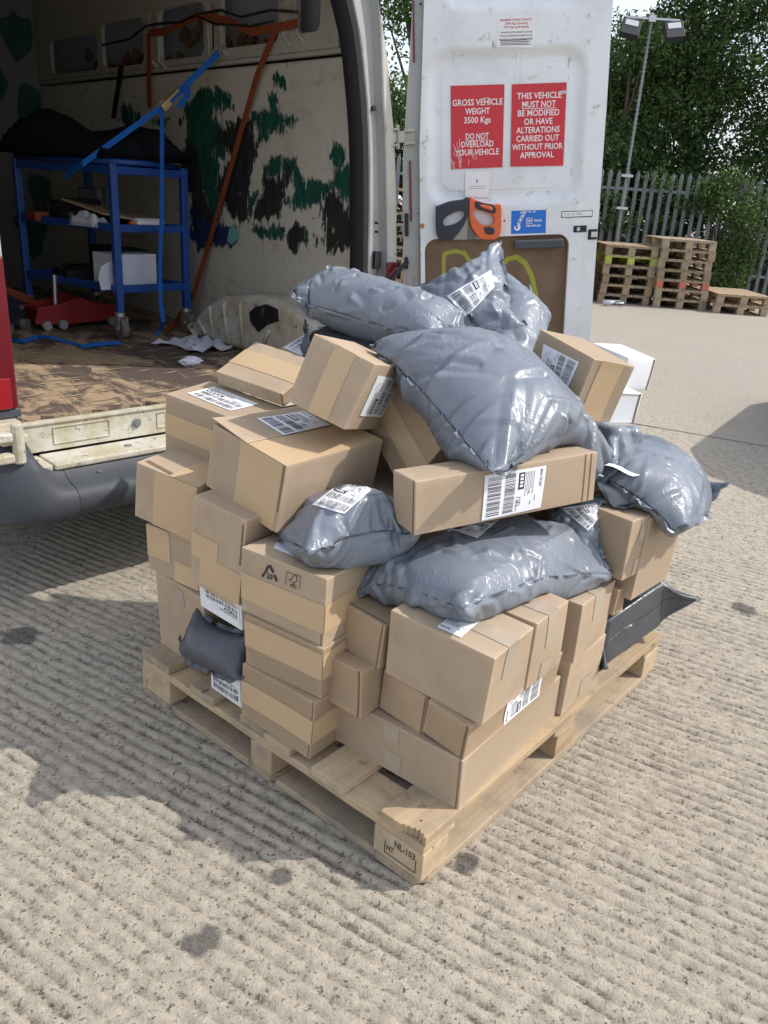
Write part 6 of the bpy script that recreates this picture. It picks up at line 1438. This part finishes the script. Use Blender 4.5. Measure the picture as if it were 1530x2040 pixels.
def filler(key, u, v, z, du, dv, dz, label, mat='card2'):
    R = np.stack([PU, PV, np.array([0, 0, 1.0])], 1); P = P0 + PU * u + PV * v + np.array([0, 0, z])
    BX[key] = (P.tolist(), R.tolist(), [du, dv, dz]); return c_(key, label, mat=mat)
filler('F1', .31, .43, .139, .34, .36, .26, 'brown carton deep in the middle of the pallet, bottom one under the grey bags')
filler('F2', .29, .42, .401, .33, .36, .245, 'brown carton buried in the middle of the pile behind the long narrow box')
filler('F3', .66, .46, .139, .32, .34, .33, 'brown carton at the back left of the pallet on the deck')
filler('F4', .64, .44, .471, .31, .33, .30, 'brown carton stacked at the back left behind the tilted shallow box')
filler('F5', .10, .84, .300, .40, .30, .425, 'brown carton at the back right under the white cartons')
COLL.append((P0 + np.array([0, 0, -.05]), np.stack([PU, PV, np.array([0, 0, 1.0])], 1), np.array([1.0, 1.2, .19])))
# ------------------------------------------------------------------ polythene mailing bags: an inflated sheet settled by a small cloth solver
def boxq(key, grow=0):
    P, R, D = BX[key]; return (np.array(P) - np.array(R) @ np.full(3, grow), np.array(R), np.array(D) + 2 * grow)
def push_out(X, boxes, margin=.002):
    for P, R, D in boxes:
        q = (X - P) @ R
        ins = np.all((q > -margin) & (q < D + margin), axis=-1)
        if not ins.any(): continue
        s = q[ins]; lo = s + margin; hi = D + margin - s
        d = np.concatenate([lo, hi], 1); k = d.argmin(1); n = np.arange(len(k)); add = np.zeros_like(s)
        m = d[n, k]; a = k % 3; sg = np.where(k < 3, -1, 1); add[n, a] = sg * m
        X[ins] += (add @ R.T) * .8
    return X
def up(X, n, m):
    """bilinear refinement of the two sheets to n x m"""
    k, a, b, _ = X.shape
    ui = np.linspace(0, a - 1, n); i = np.minimum(ui.astype(int), a - 2); w = (ui - i)[None, :, None, None]
    X = X[:, i] * (1 - w) + X[:, i + 1] * w
    vi = np.linspace(0, b - 1, m); j = np.minimum(vi.astype(int), b - 2); w = (vi - j)[None, None, :, None]
    return X[:, :, j] * (1 - w) + X[:, :, j + 1] * w
def sim_bag(c, n, m, slack=(1.05, 1.05), press=6.0, grav=1.5, steps=(70, 45, 36), iters=8, seed=0, inner=None, thick=.02, pins=(1, 1, 1, 1), coll=None, comp=.5, rest=None, lift=0.0, vac=0.0):
    """a bag of two sheets joined at the edges, held near its corners c00, c10, c11, c01 and blown up over what it lies on"""
    rg = np.random.default_rng(seed); c = [np.array(p, float) for p in c]
    N = np.cross(c[1] - c[0] + c[2] - c[3], c[3] - c[0] + c[2] - c[1]); N /= np.linalg.norm(N)
    lu = (np.linalg.norm(c[1] - c[0]) + np.linalg.norm(c[2] - c[3])) / 2 if rest is None else rest[0]; lv = (np.linalg.norm(c[3] - c[0]) + np.linalg.norm(c[2] - c[1])) / 2 if rest is None else rest[1]
    ctr = sum(c) / 4; rad = max(np.linalg.norm(p - ctr) for p in c) + .12
    near = [b for b in (COLL if coll is None else coll) if np.linalg.norm(b[0] + b[1] @ (b[2] / 2) - ctr) < rad + np.linalg.norm(b[2]) / 2]
    if inner is not None: near = near + (inner if isinstance(inner, list) else [inner])
    X = None; dt = 1 / 60.0
    for lev, (fr, st) in enumerate(zip((3.2, 1.7, 1), steps)):
        a, b = max(10, int(n / fr)), max(10, int(m / fr))
        if X is None:
            U, V = np.meshgrid(np.linspace(0, 1, a), np.linspace(0, 1, b), indexing='ij'); U = U[..., None]; V = V[..., None]
            B = c[0] * (1 - U) * (1 - V) + c[1] * U * (1 - V) + c[2] * U * V + c[3] * (1 - U) * V
            bul = (np.sin(np.pi * U) * np.sin(np.pi * V)) ** .5 * thick
            X = np.stack([B - N * bul, B + N * (bul + lift)])
        else: X = up(X, a, b)
        X = X + rg.normal(size=X.shape) * (.0014 if lev < 2 else .0009); Vv = np.zeros_like(X)
        du = lu * slack[0] / (a - 1); dv = lv * slack[1] / (b - 1); dd = math.hypot(du, dv); C = []
        for k in (0, 1):
            C.append((np.s_[:, k:a - 1:2], np.s_[:, k + 1:a:2], du, 1.0)); C.append((np.s_[:, :, k:b - 1:2], np.s_[:, :, k + 1:b:2], dv, 1.0))
        for k in (0, 1):
            C.append((np.s_[:, k:a - 1:2, 0:b - 1], np.s_[:, k + 1:a:2, 1:b], dd, .45)); C.append((np.s_[:, k:a - 1:2, 1:b], np.s_[:, k + 1:a:2, 0:b - 1], dd, .45))
        for k in range(4): C.append((np.s_[:, k:a - 2:4], np.s_[:, k + 2:a:4], 2 * du, .06)); C.append((np.s_[:, :, k:b - 2:4], np.s_[:, :, k + 2:b:4], 2 * dv, .06))
        cor = [(0, 0), (a - 1, 0), (a - 1, b - 1), (0, b - 1)]
        for it in range(st):
            gu = np.gradient(X, axis=1); gv = np.gradient(X, axis=2); nn = np.cross(gu, gv); nn /= np.linalg.norm(nn, axis=-1, keepdims=True) + 1e-9
            nn[0] *= -1
            if (nn[1] * N).sum(-1).mean() < 0: nn *= -1
            f = nn * press; f[..., 2] -= grav
            Vv = (Vv + f * dt) * .88; Y = X + Vv * dt
            for q in range(iters):
                for s0, s1, L, w in C:
                    A0 = Y[s0]; B0 = Y[s1]; k = min(A0.shape[1], B0.shape[1]); l = min(A0.shape[2], B0.shape[2])
                    d = B0[:, :k, :l] - A0[:, :k, :l]; r = np.sqrt((d * d).sum(-1, keepdims=True)) + 1e-9
                    e = (r - L) / r; e = np.where(e < 0, e * comp, e) * (.5 * w); d *= e
                    A0[:, :k, :l] += d; B0[:, :k, :l] -= d
                for sl in (np.s_[:, 0], np.s_[:, -1], np.s_[:, :, 0], np.s_[:, :, -1]):
                    av = Y[sl].mean(0); Y[sl] = av
                for (i, j), p, wt in zip(cor, c, pins):
                    if wt: Y[:, i, j] += (p - Y[:, i, j]) * wt
            Y = push_out(Y, near); Y[..., 2] = np.maximum(Y[..., 2], .004)
            Vv = (Y - X) / dt; X = Y
    return X
BAGS = {}
def crease(X, seed, k=26, amp=.006, wid=.010, edge=.75):
    """sharp folds running in from the seams and corners"""
    rg = np.random.default_rng(seed + 500); X = X.copy(); _, n, m, _ = X.shape
    lu = np.linalg.norm(X[1, -1, m // 2] - X[1, 0, m // 2]) + 1e-6; lv = np.linalg.norm(X[1, n // 2, -1] - X[1, n // 2, 0]) + 1e-6
    U, V = np.meshgrid(np.linspace(0, 1, n) * lu, np.linspace(0, 1, m) * lv, indexing='ij'); L = min(lu, lv)
    for side in (0, 1):
        H = np.zeros((n, m))
        for q in range(k):
            if rg.random() < edge:
                s = rg.integers(4); t = rg.random(); t = t ** 2 if rg.random() < .5 else 1 - t ** 2
                p = np.array([(t * lu, 0), (lu, t * lv), (t * lu, lv), (0, t * lv)][s]); c = np.array([lu / 2, lv / 2]); d = c - p; a = math.atan2(d[1], d[0]) + rg.normal() * .45
                ln = L * rg.uniform(.15, .55)
            else:
                p = np.array([rg.uniform(.15, .85) * lu, rg.uniform(.15, .85) * lv]); a = rg.uniform(0, 6.28); ln = L * rg.uniform(.1, .35)
            d = np.array([math.cos(a), math.sin(a)]); x = (U - p[0]) * d[0] + (V - p[1]) * d[1]; y = -(U - p[0]) * d[1] + (V - p[1]) * d[0]
            y = y - rg.normal() * .9 * (x / L) ** 2 * L * .3
            tp = np.clip(x / ln, 0, 1); tp = np.where((x > -wid) & (x < ln), np.minimum(1, (x + wid) / wid) * (1 - tp) ** .7, 0)
            w = wid * rg.uniform(.6, 1.6); sg = 1 if rg.random() < .6 else -1; A = amp * rg.uniform(.4, 1.3)
            H += sg * A * tp * (np.exp(-np.abs(y) / w) - .55 * np.exp(-np.abs(y - sg * w * 1.7) / w))
        gu = np.gradient(X[side], axis=0); gv = np.gradient(X[side], axis=1); nn = np.cross(gu, gv); nn /= np.linalg.norm(nn, axis=-1, keepdims=True) + 1e-9
        if side == 0: nn = -nn
        if (nn * (X[side] - X.mean((0, 1, 2)))).sum(-1).mean() < 0: nn = -nn
        H[0] = H[-1] = 0; H[:, 0] = H[:, -1] = 0
        X[side] = X[side] + nn * H[..., None]
    return X
FL = {'b11': .004, 'b10': .006, 'b9': .006, 'b13': .004, 'b6': .006}
CR = {'b1': (80, .011, .0065, .68), 'b2': (70, .011, .0065, .6), 'b3': (44, .009, .007), 'b4': (64, .011, .008), 'b5': (50, .009, .0065, .7), 'b6': (84, .010, .0065, .6), 'b7': (50, .010, .0075), 'b8': (52, .010, .0065, .7), 'b9': (40, .012, .010), 'b10': (14, .004, .008), 'b11': (10, .0025, .010), 'b12': (14, .005, .012), 'b14': (70, .012, .010), 'b13': (14, .005, .007)}
def bag(key, X, label, mat='bag', group='grey polythene mailing bags on the pallet'):
    X = crease(X, sum(map(ord, key)), *CR.get(key, (20, .005, .009)))
    k, n, m, _ = X.shape; V = X.reshape(-1, 3); I = np.arange(k * n * m).reshape(k, n, m); fs = []
    a, b, c, d = I[1, :-1, :-1], I[1, 1:, :-1], I[1, 1:, 1:], I[1, :-1, 1:]; fs += np.stack([a, b, c, d], -1).reshape(-1, 4).tolist()
    a, b, c, d = I[0, :-1, :-1], I[0, 1:, :-1], I[0, 1:, 1:], I[0, :-1, 1:]; fs += np.stack([a, d, c, b], -1).reshape(-1, 4).tolist()
    if FL.get(key, .011):
        w = FL.get(key, .011); rim = [(i, 0) for i in range(n)] + [(n - 1, j) for j in range(1, m)] + [(i, m - 1) for i in range(n - 2, -1, -1)] + [(0, j) for j in range(m - 2, 0, -1)]
        rg = np.random.default_rng(len(V)); ph = rg.uniform(0, 6, 3); out = []
        for q, (i, j) in enumerate(rim):
            ii = min(max(i, 1), n - 2); jj = min(max(j, 1), m - 2); d = X[1, i, j] - (X[0, ii, jj] + X[1, ii, jj]) / 2; d /= np.linalg.norm(d) + 1e-9
            up_ = X[1, ii, jj] - X[0, ii, jj]; up_ /= np.linalg.norm(up_) + 1e-9
            out.append(X[1, i, j] + d * w + up_ * w * .35 * math.sin(q * .55 + ph[0] + 1.5 * math.sin(q * .21 + ph[1])))
        b0 = len(V); V = np.concatenate([V, np.array(out)]); R_ = len(rim)
        for q in range(R_):
            a0 = I[1, rim[q][0], rim[q][1]]; a1 = I[1, rim[(q + 1) % R_][0], rim[(q + 1) % R_][1]]; fs.append((int(a0), int(a1), b0 + (q + 1) % R_, b0 + q))
    org = V.mean(0); org[2] = V[:, 2].min()
    me = bpy.data.meshes.new('mailing_bag'); me.from_pydata((V - org).tolist(), [], fs)
    bm = bmesh.new(); bm.from_mesh(me); bmesh.ops.remove_doubles(bm, verts=bm.verts[:], dist=.0002); bmesh.ops.recalc_face_normals(bm, faces=bm.faces[:])
    # flat welded seam along the edge
    bm.to_mesh(me); bm.free()
    me.materials.append(M[mat]); me.polygons.foreach_set('use_smooth', [True] * len(me.polygons))
    o = bpy.data.objects.new('mailing_bag', me); link(o); o.location = org
    s = o.modifiers.new('sub', 'SUBSURF'); s.levels = 1; s.render_levels = 1
    tag(o, label, 'plastic bag', group); BAGS[key] = (o, X)
    return o
def bag_label(key, px, seed, txt=False, plain_sheet=False):
    o, X = BAGS[key]; me = o.data; org = np.array(o.location)
    bvh = BVHTree.FromPolygons([tuple(v.co) for v in me.vertices], [tuple(p.vertices) for p in me.polygons])
    eye = Vector(EYE - org); last = [None]
    def fn(x, y, h):
        p = [(px[0][k] * (1 - x) + px[1][k] * x) * (1 - y) + (px[3][k] * (1 - x) + px[2][k] * x) * y for k in (0, 1)]
        d = Vector(ray(*p)); hit = bvh.ray_cast(eye, d.normalized())
        if hit[0] is None: hit = bvh.find_nearest(eye + d * (last[0] or 1.9))
        n = hit[1] if hit[1].dot(d) < 0 else -hit[1]
        last[0] = (hit[0] - eye).length / d.length
        q = hit[0] + (n * .4 - d.normalized() * .6) * (.0032 + h * 1.6); return q
    return shipping_label(fn, o, seed, txt)
A3 = lambda px, py, d: atd(px, py, d)
def Zp(px, py, z): return onz(px, py, z)
def inner(c0, u, v, w):
    """content block of a bag: corner, two edge vectors, height vector (made orthogonal)"""
    u = np.array(u); v = np.array(v); du = np.linalg.norm(u); u = u / du; v = v - u * (u @ v); dv = np.linalg.norm(v); v = v / dv; z = np.cross(u, v)
    z = z if z @ np.array(w) > 0 else -z
    return (np.array(c0), np.stack([u, v, z], 1), np.array([du, dv, np.linalg.norm(w)]))
def wrap(key, ex=(.06, .06), n=48, m=56, seed=1, press=-1.5, zc=.45, slack=(1.0, 1.0), grav=2.5, steps=(60, 40, 40), shift=(0, 0, 0), comp=.5):
    """a bag pulled round a block"""
    P, R, D = boxq(key); u, v, z = R[:, 0], R[:, 1], R[:, 2]; mid = P + z * D[2] * zc + np.array(shift)
    a = D[2] * .5 + ex[0]; b = D[2] * .5 + ex[1]
    c = [mid - u * a - v * b, mid + u * (D[0] + a) - v * b, mid + u * (D[0] + a) + v * (D[1] + b), mid - u * a + v * (D[1] + b)]
    return sim_bag(c, n, m, slack, press, grav, steps, 8, seed, (P, R, D), D[2] * .55, (0, 0, 0, 0), rest=(D[0] + 2 * a, D[1] + 2 * b), comp=comp)
bag('b6', wrap('b6', (.0, .02), 76, 96, 3, press=1.1, zc=.5, slack=(1.0, 1.0), grav=.5), 'wide grey mailing bag wrapped round a box across the three right hand cartons')
bag_label('b6', [(995, 1036), (951, 1073), (886, 1052), (930, 1022)], 31)
bag('b5', wrap('b5', (.0, .015), 64, 64, 4, press=.8, slack=(1.01, 1.01), grav=.4), 'grey mailing bag with barcode label sitting on the recycling marked box')
bag_label('b5', [(686, 1024), (742, 975), (690, 952), (622, 1006)], 33)
bag('b11', wrap('b11', (.0, .05), 44, 70, 5, press=-.25, zc=.5, slack=(1.0, 1.0), grav=.05), 'long smooth dark grey mailer on the right edge of the pallet deck', 'bagd')
bag('b9', wrap('b9', (.02, .03), 42, 42, 6, press=.4, slack=(1.08, 1.08), grav=1.0), 'small crumpled grey mailer under the lower white carton', 'bag')
PIN = (.5, .5, .5, .5)
bag('b8', sim_bag([A3(1140, 968, 2.10), A3(1338, 1022, 2.02), A3(1448, 959, 2.32), A3(1240, 880, 2.58)], 64, 70, (1.19, 1.19), 1.0, .4, (70, 45, 40), 8, 8, None, .03, (1, 1, 1, 1)), 'puffed grey mailing bag with a pointed corner overhanging the right rear of the pile')
bag('b10', sim_bag([A3(1192, 958, 2.04), A3(1282, 990, 2.03), A3(1330, 955, 2.14), A3(1215, 920, 2.22)], 36, 36, (1.04, 1.04), 1.0, 1.0, (50, 30, 20), 8, 9, None, .008, PIN), 'thin flat grey mailer with white paper on top beside the right rear pillow bag')
q = [A3(1200, 926, 2.03), A3(1262, 946, 2.03), A3(1337, 934, 2.16), A3(1215, 916, 2.22)]; nn = 10; vs = []
for i in range(nn):
    for j in range(nn):
        a, b = i / (nn - 1), j / (nn - 1); p = q[0] * (1 - a) * (1 - b) + q[1] * a * (1 - b) + q[2] * a * b + q[3] * (1 - a) * b; vs.append((p[0], p[1], p[2] + .004 * math.sin(a * 5 + b * 3)))
o = MB().add(vs, [(i * nn + j, (i + 1) * nn + j, (i + 1) * nn + j + 1, i * nn + j + 1) for i in range(nn - 1) for j in range(nn - 1)]).build('paper_sheet', M['label'], smooth=True); sd = o.modifiers.new('s', 'SOLIDIFY'); sd.thickness = .0008
tag(o, 'blank white paper sheet lying on the thin mailer at the right of the pile', 'paper')
bag('b7', sim_bag([A3(1128, 1112, 2.07), A3(1200, 1138, 2.05), A3(1250, 1030, 2.12), A3(1106, 996, 2.22)], 60, 66, (1.14, 1.14), 1.8, .5, (60, 40, 36), 8, 11, None, .03, PIN), 'rumpled grey mailing bag with a white label behind the wide grey bag')
bag_label('b7', [(1172, 1058), (1196, 1028), (1188, 1003), (1118, 1013)], 35)
bag('b12', sim_bag([A3(360, 1270, 2.05), A3(402, 1203, 2.10), A3(496, 1246, 1.97), A3(484, 1352, 1.93)], 44, 48, (1.12, 1.12), 2.2, .4, (50, 36, 30), 8, 12, None, .02, (.9, .9, .9, .9)), 'small dark grey mailer jammed between the white cartons on the left side', 'bagd')
bag('b3', sim_bag([A3(610, 622, 2.30), A3(790, 708, 2.06), A3(860, 640, 2.30), A3(650, 590, 2.48)], 52, 48, (1.13, 1.13), 4, 2, (60, 40, 36), 8, 13, None, .03, PIN), 'dark grey mailing bag underneath the long pale bag at the top', 'bagd')
bag('b2', sim_bag([A3(582, 574, 2.22), A3(878, 662, 2.04), A3(942, 622, 2.20), A3(655, 532, 2.45)], 104, 64, (1.06, 1.08), .9, .25, (60, 40, 36), 8, 14, None, .035, (.8, .8, .8, .8), lift=.02), 'long pale grey mailing bag lying along the top left of the heap')
b4i = inner(A3(872, 640, 2.38), A3(1010, 560, 2.33) - A3(872, 640, 2.38), A3(850, 580, 2.46) - A3(872, 640, 2.38), FW * .07)
bag('b4', sim_bag([A3(880, 690, 2.26), A3(1040, 640, 2.25), A3(1001, 479, 2.40), A3(832, 569, 2.44)], 60, 56, (1.12, 1.12), 1.4, .5, (60, 40, 36), 8, 15, [b4i], .03, (1, 1, 1, 1)), 'grey mailing bag propped upright at the top with a label and a peaked corner')
bag('b14', sim_bag([A3(925, 672, 2.17), A3(1096, 722, 2.16), A3(1054, 568, 2.36), A3(1000, 488, 2.39)], 60, 60, (1.22, 1.22), 1.6, .8, (60, 40, 36), 8, 19, None, .04, (1, 1, 1, 1)), 'loose', group=None)
_o = BAGS['b14'][0]; _p = BAGS['b4'][0]; _o.name = 'loose_end'; _o.location = _o.location - _p.location; _o.parent = _p
for _k in ('label', 'category'): del _o[_k]
bag_label('b4', [(930, 632), (985, 572), (978, 538), (890, 590)], 37)
bag('b1', sim_bag([A3(978, 934, 1.65), A3(1192, 860, 2.03), A3(1018, 676, 2.34), A3(757, 692, 2.04)], 112, 112, (1.115, 1.115), 1.6, .45, (80, 50, 40), 9, 16, None, .03, (1, 1, 1, 1), lift=.01), 'biggest shiny grey mailing bag bulging over the front of the heap')
bag('b13', sim_bag([A3(1155, 885, 2.02), A3(1200, 905, 2.06), A3(1210, 868, 2.10), A3(1180, 850, 2.12)], 26, 26, (1.12, 1.12), 2, 2, (40, 30, 20), 8, 17, None, .02, PIN), 'small scrap of grey mailer pinched beneath the tilted carton at the right')
